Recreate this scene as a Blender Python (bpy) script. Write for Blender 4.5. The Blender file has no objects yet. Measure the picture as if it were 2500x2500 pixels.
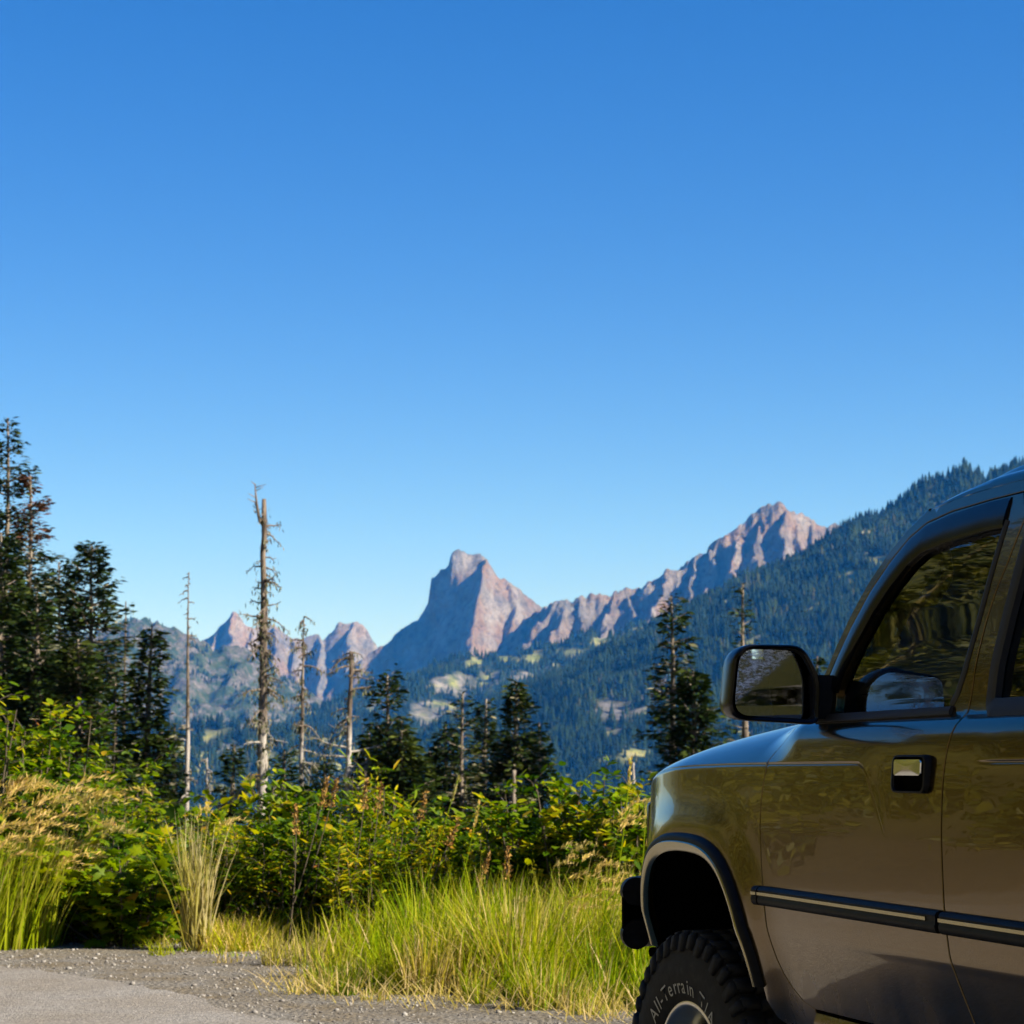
import bpy, bmesh, math, random
import numpy as np
from mathutils import Vector, Matrix
from mathutils.geometry import delaunay_2d_cdt

# ------------------------------------------------------------------ camera
FPX, CPX, HOR, EYE = 6000.0, 1250.0, 1867.0, 1.21
PITCH = math.atan((HOR - CPX) / FPX)
SC = bpy.context.scene
COL = SC.collection
cam_d = bpy.data.cameras.new('camera')
cam_d.sensor_width = 36.0
cam_d.lens = 36.0 * FPX / 2500.0
cam_d.clip_start = 0.1
cam_d.clip_end = 60000
cam_d.dof.use_dof = True
cam_d.dof.focus_distance = 5.5
cam_d.dof.aperture_fstop = 17.0
cam = bpy.data.objects.new('camera', cam_d)
COL.objects.link(cam)
cam.location = (0, 0, EYE)
cam.rotation_euler = (math.pi / 2 + PITCH, 0, 0)
SC.camera = cam

# ------------------------------------------------------------------ light
SUN_AZ = math.radians(70)      # measured from straight behind the camera, to the right
SUN_EL = math.radians(34)
sdir = Vector((math.sin(SUN_AZ) * math.cos(SUN_EL), -math.cos(SUN_AZ) * math.cos(SUN_EL), math.sin(SUN_EL)))
world = bpy.data.worlds.new('World')
SC.world = world
world.use_nodes = True
wn = world.node_tree
wn.nodes.clear()
sky = wn.nodes.new('ShaderNodeTexSky')
sky.sky_type = 'NISHITA'
sky.sun_disc = False
sky.sun_elevation = SUN_EL
sky.sun_rotation = math.atan2(sdir.x, sdir.y)
sky.altitude = 1800
sky.air_density = 1.15
sky.dust_density = 0.15
sky.ozone_density = 3.0
hsv = wn.nodes.new('ShaderNodeHueSaturation')
hsv.inputs['Saturation'].default_value = 1.40
hsv.inputs['Hue'].default_value = 0.5165
bg = wn.nodes.new('ShaderNodeBackground')
bg.inputs['Strength'].default_value = 0.053
wo = wn.nodes.new('ShaderNodeOutputWorld')
wn.links.new(sky.outputs[0], hsv.inputs['Color'])
wn.links.new(hsv.outputs[0], bg.inputs['Color'])
wn.links.new(bg.outputs[0], wo.inputs['Surface'])
sun_d = bpy.data.lights.new('sun', 'SUN')
sun_d.energy = 5.0
sun_d.angle = math.radians(0.53)
sun_d.color = (1.0, 0.93, 0.82)
sun = bpy.data.objects.new('sun', sun_d)
COL.objects.link(sun)
sun.rotation_euler = sdir.to_track_quat('Z', 'Y').to_euler()
sun.location = (20, -5, 30)

SC.view_settings.view_transform = 'Standard'
SC.view_settings.look = 'None'
SC.view_settings.exposure = 1.36
SC.view_settings.gamma = 1.0
SC.view_settings.use_curve_mapping = False
SC.render.engine = 'CYCLES'
SC.cycles.use_denoising = True
SC.cycles.max_bounces = 8
SC.cycles.diffuse_bounces = 3
SC.cycles.glossy_bounces = 4
SC.cycles.transmission_bounces = 6
SC.cycles.transparent_max_bounces = 12
SC.cycles.volume_bounces = 1
SC.cycles.sample_clamp_indirect = 6.0

# ------------------------------------------------------------------ helpers
rng = np.random.default_rng(7)
random.seed(7)
ca, sa = math.cos(PITCH), math.sin(PITCH)


def at(px, py, Y):
    """point of the place seen at photo pixel (px, py), Y metres ahead"""
    x, z = (px - CPX) / FPX, -(py - CPX) / FPX
    d = (x, ca - z * sa, sa + z * ca)
    t = Y / d[1]
    return np.array((t * d[0], Y, EYE + t * d[2]))


def ground_y(py):
    return EYE / -(at(0, py, 1.0)[2] - EYE)


def mesh(name, V, F, mat=None, smooth=False, tint=None, mats=None, midx=None):
    """V (n,3); F one (m,k) array or a list of them"""
    V = np.asarray(V, dtype=np.float32).reshape(-1, 3)
    Fs = F if isinstance(F, list) else [F]
    Fs = [np.asarray(f, dtype=np.int32) for f in Fs if len(f)]
    me = bpy.data.meshes.new(name)
    me.vertices.add(len(V))
    me.vertices.foreach_set('co', V.ravel())
    nl = sum(f.size for f in Fs)
    npoly = sum(len(f) for f in Fs)
    me.loops.add(nl)
    me.loops.foreach_set('vertex_index', np.concatenate([f.ravel() for f in Fs]))
    me.polygons.add(npoly)
    st, o = [], 0
    for f in Fs:
        st.append(o + np.arange(len(f)) * f.shape[1])
        o += f.size
    me.polygons.foreach_set('loop_start', np.concatenate(st).astype(np.int32))
    if smooth:
        me.polygons.foreach_set('use_smooth', np.ones(npoly, dtype=bool))
    if midx is not None:
        me.polygons.foreach_set('material_index', np.asarray(midx, dtype=np.int32))
    if tint is not None:
        a = me.attributes.new('tint', 'FLOAT', 'POINT')
        a.data.foreach_set('value', np.asarray(tint, dtype=np.float32))
    for m in (mats or ([mat] if mat else [])):
        me.materials.append(m)
    me.update(calc_edges=True)
    me.validate()
    return me


def obj(name, me, parent=None, loc=None):
    o = bpy.data.objects.new(name, me)
    COL.objects.link(o)
    if parent is not None:
        o.parent = parent
    if loc is not None:
        o.location = loc
    return o


def tag(o, label=None, cat=None, group=None, kind=None):
    if label: o['label'] = label
    if cat: o['category'] = cat
    if group: o['group'] = group
    if kind: o['kind'] = kind
    return o


def empty(name, loc=(0, 0, 0), rz=0.0):
    o = bpy.data.objects.new(name, None)
    COL.objects.link(o)
    o.location = loc
    o.rotation_euler = (0, 0, rz)
    o.empty_display_size = 0.2
    return o


class Geo:
    def __init__(self):
        self.V, self.T, self.Q, self.t, self.n = [], [], [], [], 0

    def add(self, V, T=None, Q=None, tint=0.5):
        V = np.asarray(V, dtype=np.float64).reshape(-1, 3)
        self.V.append(V)
        if T is not None and len(T): self.T.append(np.asarray(T, dtype=np.int64).reshape(-1, 3) + self.n)
        if Q is not None and len(Q): self.Q.append(np.asarray(Q, dtype=np.int64).reshape(-1, 4) + self.n)
        self.t.append(np.broadcast_to(np.asarray(tint, dtype=np.float64), (len(V),)))
        self.n += len(V)
        return self

    def mesh(self, name, mat=None, smooth=False, **k):
        F = []
        if self.T: F.append(np.concatenate(self.T))
        if self.Q: F.append(np.concatenate(self.Q))
        return mesh(name, np.concatenate(self.V), F, mat, smooth, np.concatenate(self.t), **k)

    def tube(self, P, R, n=6, tint=0.5, cap=True):
        P = np.asarray(P, float)
        R = np.broadcast_to(np.asarray(R, float), (len(P),))
        T = np.gradient(P, axis=0)
        T /= np.linalg.norm(T, axis=1)[:, None] + 1e-12
        ref = np.array((0, 0, 1.0)) if abs(T[0, 2]) < .9 else np.array((1.0, 0, 0))
        A = np.cross(T, ref); A /= np.linalg.norm(A, axis=1)[:, None] + 1e-12
        B = np.cross(T, A)
        an = np.arange(n) * 2 * np.pi / n
        V = P[:, None, :] + R[:, None, None] * (np.cos(an)[None, :, None] * A[:, None, :] + np.sin(an)[None, :, None] * B[:, None, :])
        m = len(P)
        i = np.arange(m - 1)[:, None] * n
        j = np.arange(n)[None, :]
        k = (j + 1) % n
        Q = np.stack([i + j, i + n + j, i + n + k, i + k], -1).reshape(-1, 4)
        V = V.reshape(-1, 3)
        Tt = []
        if cap:
            V = np.vstack([V, P[0], P[-1]])
            c0, c1 = m * n, m * n + 1
            for a in range(n):
                b = (a + 1) % n
                Tt.append((c0, a, b)); Tt.append((c1, (m - 1) * n + b, (m - 1) * n + a))
        return self.add(V, Tt, Q, tint)

    def box(self, lo, hi, tint=0.5):
        (a, b, c), (d, e, f) = lo, hi
        V = [(a, b, c), (d, b, c), (d, e, c), (a, e, c), (a, b, f), (d, b, f), (d, e, f), (a, e, f)]
        return self.add(V, None, [(0, 3, 2, 1), (4, 5, 6, 7), (0, 1, 5, 4), (1, 2, 6, 5), (2, 3, 7, 6), (3, 0, 4, 7)], tint)


# --- vectorised gradient noise
_perm = np.random.default_rng(3).permutation(1024)
_g = np.random.default_rng(4).uniform(0, 2 * np.pi, 1024)
_gx, _gy = np.cos(_g), np.sin(_g)


def pn(x, y, seed=0):
    x = np.asarray(x, float); y = np.asarray(y, float)
    xi, yi = np.floor(x).astype(int), np.floor(y).astype(int)
    xf, yf = x - xi, y - yi
    u, v = xf * xf * xf * (xf * (xf * 6 - 15) + 10), yf * yf * yf * (yf * (yf * 6 - 15) + 10)

    def h(a, b):
        return _perm[(_perm[(a + seed * 131) & 1023] + b + seed * 17) & 1023]

    def d(a, b):
        k = h(xi + a, yi + b)
        return _gx[k] * (xf - a) + _gy[k] * (yf - b)
    n0 = d(0, 0) * (1 - u) + d(1, 0) * u
    n1 = d(0, 1) * (1 - u) + d(1, 1) * u
    return (n0 * (1 - v) + n1 * v) * 1.5


def fbm(x, y, oct=4, seed=0, gain=0.5, lac=2.03):
    s, a = 0, 1.0
    for i in range(oct):
        s = s + a * pn(x, y, seed + i)
        x, y, a = x * lac + 3.1, y * lac + 7.7, a * gain
    return s


def ridged(x, y, oct=4, seed=0, gain=0.5):
    s, a = 0, 1.0
    for i in range(oct):
        s = s + a * (1 - np.abs(pn(x, y, seed + i)) * 2)
        x, y, a = x * 2.07 + 1.3, y * 2.07 + 5.2, a * gain
    return s


# ------------------------------------------------------------------ material helper
class Mat:
    def __init__(self, name):
        self.m = bpy.data.materials.new(name)
        self.m.use_nodes = True
        self.t = self.m.node_tree
        self.t.nodes.clear()
        self.out = self.n('ShaderNodeOutputMaterial')

    def n(self, typ, props=None, **ins):
        nd = self.t.nodes.new(typ)
        for k, v in (props or {}).items(): setattr(nd, k, v)
        for k, v in ins.items():
            key = k.replace('_', ' ')
            if key.isdigit(): key = int(key)
            self.set(nd, key, v)
        return nd

    def set(self, nd, key, v):
        s = nd.inputs[key]
        if isinstance(v, bpy.types.NodeSocket): self.t.links.new(v, s)
        elif isinstance(v, (tuple, list)) and len(v) == 3 and s.type == 'RGBA': s.default_value = (*v, 1)
        else: s.default_value = v

    def noise(self, scale, detail=4, rough=0.6, vec=None, dist=0.0):
        nd = self.n('ShaderNodeTexNoise', None, Scale=scale, Detail=detail, Roughness=rough, Distortion=dist)
        if vec is not None: self.t.links.new(vec, nd.inputs['Vector'])
        return nd.outputs[0]

    def ramp(self, fac, stops, interp='LINEAR'):
        nd = self.n('ShaderNodeValToRGB')
        nd.color_ramp.interpolation = interp
        e = nd.color_ramp.elements
        while len(e) < len(stops): e.new(0.5)
        for el, (p, c) in zip(e, stops):
            el.position = p
            el.color = (*c, 1) if len(c) == 3 else c
        self.t.links.new(fac, nd.inputs[0])
        return nd.outputs[0]

    def mixc(self, fac, a, b, blend='MIX'):
        nd = self.n('ShaderNodeMix', {'data_type': 'RGBA', 'blend_type': blend})
        for i, v in ((0, fac), (6, a), (7, b)): self.set(nd, i, v)
        return nd.outputs[2]

    def math(self, op, a, b=0.0, clamp=False):
        nd = self.n('ShaderNodeMath', {'operation': op, 'use_clamp': clamp})
        self.set(nd, 0, a); self.set(nd, 1, b)
        return nd.outputs[0]

    def coord(self, which='Object', scale=None):
        o = self.n('ShaderNodeTexCoord').outputs[which]
        if scale is not None:
            o = self.n('ShaderNodeMapping', None, Vector=o, Scale=scale).outputs[0]
        return o

    def attr(self, name='tint'):
        return self.n('ShaderNodeAttribute', {'attribute_name': name}).outputs['Fac']

    def bump(self, h, strength=0.3, dist=0.02):
        return self.n('ShaderNodeBump', None, Height=h, Strength=strength, Distance=dist).outputs[0]

    def bsdf(self, **k):
        nd = self.n('ShaderNodeBsdfPrincipled')
        for a, v in k.items(): self.set(nd, a.replace('_', ' '), v)
        self.t.links.new(nd.outputs[0], self.out.inputs['Surface'])
        return nd


def plain(name, col, rough=0.5, metal=0.0, **k):
    M = Mat(name)
    M.bsdf(Base_Color=col, Roughness=rough, Metallic=metal, **k)
    return M.m


def leaf_mat(name, stops, trans=0.35, gloss=0.35, rough=0.45, tcol=None):
    """leaf faces: colour by the leaf's own tint; light passes through the blade"""
    M = Mat(name)
    c = M.ramp(M.attr(), stops)
    nz = M.noise(9.0, 2, vec=M.coord('Object'))
    c = M.mixc(M.math('MULTIPLY', nz, 0.35), c, M.mixc(1.0, c, (0.55, 0.5, 0.4), 'MULTIPLY'))
    oi = M.n('ShaderNodeObjectInfo').outputs['Random']
    c = M.mixc(oi, M.mixc(1.0, c, (0.72, 0.80, 0.8), 'MULTIPLY'), M.mixc(1.0, c, (1.22, 1.10, 1.0), 'MULTIPLY'))
    p = M.n('ShaderNodeBsdfPrincipled', None, Base_Color=c, Roughness=rough)
    p.inputs['Specular IOR Level'].default_value = gloss
    tc = M.mixc(1.0, c, tcol or (1.5, 1.6, 0.6), 'MULTIPLY')
    tr = M.n('ShaderNodeBsdfTranslucent', None, Color=tc)
    mx = M.n('ShaderNodeMixShader', None)
    mx.inputs[0].default_value = trans
    M.t.links.new(p.outputs[0], mx.inputs[1])
    M.t.links.new(tr.outputs[0], mx.inputs[2])
    M.t.links.new(mx.outputs[0], M.out.inputs['Surface'])
    return M.m
# ================================================================== terrain
def ridge_field(X, Y, ridges):
    """height = the highest of several ridges; each falls off to either side.
    ridge: list of points (x, y, z), slope left, slope right (seen walking along it)"""
    H = np.full(X.shape, -1e9)
    for pts, kl, kr in ridges:
        for (x0, y0, z0), (x1, y1, z1) in zip(pts[:-1], pts[1:]):
            dx, dy = x1 - x0, y1 - y0
            L2 = dx * dx + dy * dy + 1e-9
            t = np.clip(((X - x0) * dx + (Y - y0) * dy) / L2, 0, 1)
            px, py = x0 + t * dx, y0 + t * dy
            d = np.hypot(X - px, Y - py)
            side = dx * (Y - y0) - dy * (X - x0)
            k = np.where(side > 0, kl, kr)
            H = np.maximum(H, z0 + t * (z1 - z0) - k * d)
    return H


def grid_mesh(name, xs, ys, Hf, mat, smooth=True):
    X, Y = np.meshgrid(xs, ys)
    Z = Hf(X, Y)
    nx, ny = len(xs), len(ys)
    i = np.arange(ny - 1)[:, None] * nx
    j = np.arange(nx - 1)[None, :]
    Q = np.stack([i + j, i + j + 1, i + j + nx + 1, i + j + nx], -1).reshape(-1, 4)
    return mesh(name, np.stack([X, Y, Z], -1).reshape(-1, 3), Q, mat, smooth)


def pxl(pts, Y):
    return [tuple(at(a, b, Y if len(r) == 0 else r[0])) for a, b, *r in pts]


# ---- materials
M = Mat('rock_mountain')
co = M.coord('Object')
big = M.noise(0.0045, 5, 0.6, co, 0.6)
st = M.noise(1.0, 5, 0.65, M.coord('Object', (0.028, 0.007, 0.011)), 0.4)
c = M.ramp(big, [(0.34, (0.23, 0.22, 0.205)), (0.46, (0.30, 0.24, 0.185)), (0.58, (0.42, 0.255, 0.145)), (0.70, (0.25, 0.215, 0.185))])
c = M.mixc(M.ramp(st, [(0.45, (0, 0, 0)), (0.66, (1, 1, 1))]), c, (0.50, 0.43, 0.36))
c = M.mixc(M.ramp(st, [(0.26, (0.8, 0.8, 0.8)), (0.42, (0, 0, 0))]), c, (0.05, 0.043, 0.042))
fine = M.noise(0.05, 8, 0.75, co)
c = M.mixc(M.ramp(fine, [(0.35, (0.65, 0.65, 0.65)), (0.5, (0, 0, 0))]), c, (0.04, 0.038, 0.034))
b = M.bump(M.math('ADD', fine, M.math('MULTIPLY', M.noise(0.16, 5, 0.7, co), 0.4)), 1.0, 36.0)
M.bsdf(Base_Color=c, Roughness=0.9, Normal=b, Specular_IOR_Level=0.15)
MAT_ROCK = M.m

M = Mat('rock_and_heath')
co = M.coord('Object')
pa = M.noise(0.028, 9, 0.78, co, 0.2)
c = M.ramp(pa, [(0.36, (0.025, 0.045, 0.018)), (0.47, (0.05, 0.075, 0.03)), (0.53, (0.12, 0.11, 0.085)), (0.64, (0.23, 0.205, 0.18))])
b = M.bump(M.noise(0.05, 8, 0.75, co), 1.0, 16.0)
M.bsdf(Base_Color=c, Roughness=0.95, Normal=b, Specular_IOR_Level=0.1)
MAT_HEATH = M.m

M = Mat('forest_floor')
co = M.coord('Object')
c = M.ramp(M.noise(0.02, 5, 0.6, co), [(0.35, (0.010, 0.018, 0.008)), (0.6, (0.022, 0.032, 0.012)), (0.8, (0.05, 0.055, 0.02))])
pt = M.attr('patch')
pc = M.ramp(M.noise(0.05, 5, 0.65, co), [(0.35, (0.04, 0.05, 0.03)), (0.48, (0.10, 0.095, 0.075)), (0.58, (0.19, 0.17, 0.15)), (0.72, (0.27, 0.245, 0.215))])
mc = M.ramp(M.noise(0.03, 4, 0.6, co), [(0.35, (0.05, 0.07, 0.015)), (0.5, (0.22, 0.23, 0.06)), (0.7, (0.36, 0.31, 0.13))])
c = M.mixc(M.math('MULTIPLY', pt, 1.0, True), c, pc)
c = M.mixc(M.math('MULTIPLY', M.attr('meadow'), 1.0, True), c, mc)
M.bsdf(Base_Color=c, Roughness=0.95, Specular_IOR_Level=0.1, Normal=M.bump(M.noise(0.15, 5, 0.7, co), 0.8, 4.0))
MAT_FOREST_FLOOR = M.m

MAT_FAR_TREE = leaf_mat('far_conifer_needles', [(0.0, (0.003, 0.009, 0.003)), (0.5, (0.009, 0.024, 0.006)), (0.85, (0.025, 0.044, 0.010)), (1.0, (0.055, 0.055, 0.016))], trans=0.1, gloss=0.1, rough=0.8)

# ---- far peaks -----------------------------------------------------
Yb = 6500.0
sky_l = [(700, 1800), (790, 1700), (870, 1616), (954, 1555), (986, 1530), (1019, 1509), (1033, 1485), (1047, 1462), (1053, 1408), (1075, 1388), (1093, 1381), (1100, 1350), (1121, 1335), (1145, 1350), (1173, 1349), (1196, 1374), (1215, 1399), (1243, 1416), (1266, 1439), (1294, 1457), (1326, 1478), (1400, 1500)]
tower = [
    (pxl(sky_l, Yb), 1.6, 6.0),
    (pxl([(1196, 1372, 6500), (1199, 1430, 6440), (1186, 1490, 6360), (1166, 1560, 6270), (1135, 1640, 6130), (1090, 1740, 5900)], 0), 1.15, 1.0),
    (pxl([(1243, 1416, 6500), (1262, 1480, 6400), (1240, 1560, 6260), (1215, 1640, 6080)], 0), 1.0, 1.2),
    (pxl([(1145, 1352, 6500), (1143, 1400, 6455), (1128, 1480, 6380)], 0), 2.0, 2.0),
    (pxl([(1000, 1525, 6500), (985, 1600, 6350), (960, 1680, 6150)], 0), 2.2, 1.0),
    (pxl([(1400, 1500, 6500), (1500, 1560, 6700)], 0), 1.2, 1.2),
]


sky_w = np.array(pxl(sky_l, Yb))
spur_w = np.array(pxl([(700, 1790), (870, 1606), (954, 1545), (1019, 1499), (1054, 1455), (1100, 1395), (1192, 1285), (1215, 1330), (1243, 1380), (1266, 1420), (1326, 1478), (1400, 1500)], Yb))


def tower_h(X, Y):
    wx = X + 9 * fbm(X / 70, Y / 70, 3, 11)
    dy = Yb - Y + 12 * fbm(X / 60, Y / 60, 3, 14)
    front = np.maximum(dy, 0)
    prof = np.interp(wx, sky_w[:, 0], sky_w[:, 2])
    pf = np.interp(wx + .10 * front, spur_w[:, 0], spur_w[:, 2])      # the spur that comes forward from the right of the summit
    k = np.clip(front / 60, 0, 1); k = k * k * (3 - 2 * k)
    H = prof * (1 - k) + pf * k - .80 * front - .80 * np.minimum(front, 60) - 1.3 * np.maximum(-dy, 0)
    H = np.maximum(H, ridge_field(wx, Y, tower[2:3] + tower[5:]))
    lit = np.clip((X + 55) / 40, 0, 1)
    H = H + (2.5 + 3.5 * lit) * (ridged(X / 45, Y / 80, 4, 21) - 1.0) + (2.0 + 3 * lit) * (ridged(X / 18, Y / 30, 3, 25) - 1)
    return np.maximum(H, -220)


tag(obj('rock_tower_mountain', grid_mesh('rock_tower_mountain', np.arange(-720, 420, 4.6), np.concatenate([np.arange(5500, 6640, 7.5), np.arange(6640, 7400, 25.0)]), tower_h, MAT_ROCK)), kind='structure')

Yl = 5600.0
lar = [(1290, 1500), (1359, 1467), (1396, 1462), (1452, 1450), (1499, 1443), (1545, 1432), (1569, 1436), (1624, 1387), (1652, 1389), (1681, 1361), (1743, 1324), (1780, 1304), (1805, 1273), (1842, 1247), (1870, 1232), (1884, 1226), (1899, 1222), (1914, 1230), (1930, 1241), (1966, 1257), (2007, 1278), (2023, 1288), (2038, 1278), (2059, 1283), (2077, 1278), (2095, 1291), (2200, 1360), (2400, 1430)]
larr = [(pxl([(1215, 1600, 5900), (1290, 1500, 5750)] + lar[1:], Yl), 1.3, 1.1)]
for a, b_, lean, dep, k in ((1365, 1468, -60, 420, 1.3), (1425, 1456, -70, 450, 1.3), (1490, 1444, -80, 520, 1.2), (1545, 1434, -90, 560, 1.2), (1624, 1388, -120, 640, 1.1), (1690, 1356, -110, 640, 1.2), (1750, 1322, -120, 700, 1.1),
                            (1805, 1274, -120, 700, 1.15), (1842, 1248, -75, 740, 1.1), (1899, 1223, -38, 820, 1.0), (1940, 1245, 26, 760, 1.15), (1990, 1270, 45, 640, 1.2), (2045, 1280, 60, 560, 1.2)):
    p0 = at(a, b_, Yl)
    pts = []
    for s in (0, .25, .5, .75, 1.0):
        y = Yl - dep * s
        pts.append((p0[0] + lean * 0.94 * (s ** 1.1) + 10 * math.sin(a + 7 * s), y, p0[2] - (dep * 0.56) * s ** 0.92))
    larr.append((pts, k * 1.35, k * 1.45))


def larr_h(X, Y):
    wx = X + 16 * fbm(X / 80, Y / 80, 3, 31)
    wy = Y + 20 * fbm(X / 80, Y / 80, 3, 34)
    H = ridge_field(wx, wy, larr)
    H = H + 6 * (ridged(X / 60, Y / 110, 4, 41) - 1.0) + 6 * (ridged(X / 22, Y / 36, 3, 45) - 1)
    return np.maximum(H, -220)


tag(obj('red_peak_mountain', grid_mesh('red_peak_mountain', np.arange(-120, 950, 4.0), np.concatenate([np.arange(4650, 5720, 6.5), np.arange(5720, 6500, 25.0)]), larr_h, MAT_ROCK)), kind='structure')

Yj = 7600.0
jag = [(380, 1640), (470, 1575), (514, 1549), (536, 1527), (558, 1509), (572, 1490), (587, 1502), (601, 1520), (620, 1531), (645, 1524), (674, 1516), (696, 1535), (717, 1553), (745, 1556), (768, 1546), (783, 1543), (793, 1562), (801, 1555), (826, 1531), (838, 1516), (850, 1519), (873, 1514), (884, 1538), (893, 1571), (915, 1600), (1000, 1680)]
jg = [(pxl(jag, Yj), 1.9, 1.6)]
for a, b_, lean, dep, k in ((572, 1492, 20, 500, 1.1), (540, 1526, -70, 450, 1.2), (674, 1518, 30, 520, 1.1), (620, 1532, -20, 420, 1.3), (717, 1553, 50, 420, 1.3), (783, 1545, 20, 400, 1.4), (858, 1518, 5, 560, 1.15)):
    p0 = at(a, b_, Yj)
    jg.append(([(p0[0] + lean * s, Yj - dep * s, p0[2] - dep * .62 * s) for s in (0, .3, .6, 1)], k * 1.3, k * 1.5))


def jag_h(X, Y):
    wx = X + 14 * fbm(X / 70, Y / 70, 3, 51)
    H = ridge_field(wx, Y, jg)
    return np.maximum(H + 5 * (ridged(X / 60, Y / 100, 4, 61) - 1) + 3 * fbm(X / 16, Y / 26, 3, 65), -220)


tag(obj('jagged_peaks', grid_mesh('jagged_peaks', np.arange(-1300, -150, 4.5), np.concatenate([np.arange(6700, 7720, 8.0), np.arange(7720, 8300, 30.0)]), jag_h, MAT_ROCK)), kind='structure')

Yr = 5000.0
rnd = [(-400, 1600), (-100, 1560), (150, 1545), (254, 1533), (283, 1518), (308, 1511), (355, 1509), (380, 1520), (428, 1536), (464, 1543), (496, 1560), (518, 1560), (580, 1578), (640, 1625), (720, 1690), (850, 1780)]
rd = [(pxl(rnd, Yr), 0.8, 0.62)]
for a, b_, lean, dep, k in ((330, 1512, -40, 900, 0.55), (470, 1548, 60, 900, 0.6), (560, 1572, 120, 800, 0.7), (150, 1546, -120, 900, 0.6)):
    p0 = at(a, b_, Yr)
    rd.append(([(p0[0] + lean * s, Yr - dep * s, p0[2] - dep * .42 * s) for s in (0, .3, .6, 1)], k, k * 1.1))


def rnd_h(X, Y):
    wx = X + 25 * fbm(X / 110, Y / 110, 3, 71)
    H = ridge_field(wx, Y, rd)
    return np.maximum(H + 10 * (ridged(X / 70, Y / 90, 4, 81) - 1) + 7 * (ridged(X / 22, Y / 30, 3, 85) - 1), -220)


tag(obj('bare_round_hill', grid_mesh('bare_round_hill', np.arange(-1250, -300, 5.5), np.concatenate([np.arange(3950, 5100, 7.5), np.arange(5100, 5600, 30.0)]), rnd_h, MAT_HEATH)), kind='structure')

# ---- forested hills -------------------------------------------------
def to_px(X, Y, Z):
    """photo position of a point, used to lay clearings where they are"""
    dz = Z - EYE
    dep = Y * ca + dz * sa
    return CPX + FPX * X / dep, CPX - FPX * (dz * ca - Y * sa) / dep


def in_blobs(px, py, blobs):
    m = np.zeros(px.shape)
    for x, y, rx, ry in blobs:
        d = ((px - x) / rx) ** 2 + ((py - y) / ry) ** 2
        m = np.maximum(m, 1.3 - d)
    return m


def conifer_template(seed, lod=5):
    r = np.random.default_rng(seed)
    V, T = [], []
    tiers = 3
    for k in range(tiers):
        zb, zt = 0.04 + 0.27 * k, 0.04 + 0.27 * k + 0.46
        zt = min(zt, 1.0) if k < tiers - 1 else 1.0
        rad = 0.25 * (1 - k / (tiers + 0.35))
        b = len(V)
        for a in range(lod):
            an = 2 * math.pi * (a + 0.5 * (k % 2)) / lod
            rr = rad * r.uniform(0.65, 1.25)
            V.append((rr * math.cos(an), rr * math.sin(an), zb + r.uniform(-.04, .03)))
        V.append((0, 0, zt))
        for a in range(lod):
            T.append((b + a, b + (a + 1) % lod, b + lod))
    return np.array(V), np.array(T)


TPL = [conifer_template(s) for s in range(5)]


def forest(name, P, hts, label, seed=0):
    r = np.random.default_rng(seed)
    G = Geo()
    which = r.integers(0, len(TPL), len(P))
    for w, (V, T) in enumerate(TPL):
        idx = np.nonzero(which == w)[0]
        if not len(idx): continue
        an = r.uniform(0, 6.283, len(idx))
        c, s = np.cos(an)[:, None], np.sin(an)[:, None]
        h = hts[idx][:, None]
        wd = h * r.uniform(0.8, 1.25, (len(idx), 1))
        x = (V[:, 0][None] * c - V[:, 1][None] * s) * wd + P[idx, 0][:, None]
        y = (V[:, 0][None] * s + V[:, 1][None] * c) * wd + P[idx, 1][:, None]
        z = V[:, 2][None] * h + P[idx, 2][:, None] - 0.5
        VV = np.stack([x, y, z], -1).reshape(-1, 3)
        TT = (T[None] + (np.arange(len(idx)) * len(V))[:, None, None]).reshape(-1, 3)
        tn = np.repeat(np.clip(r.normal(0.45, 0.20, len(idx)) + .35 * fbm(P[idx, 0] / 70, P[idx, 1] / 90, 3, 15), 0, 1), len(V))
        G.add(VV, TT, None, tn)
    o = obj(name, G.mesh(name, MAT_FAR_TREE))
    return tag(o, label, 'forest', kind='stuff')


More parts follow.
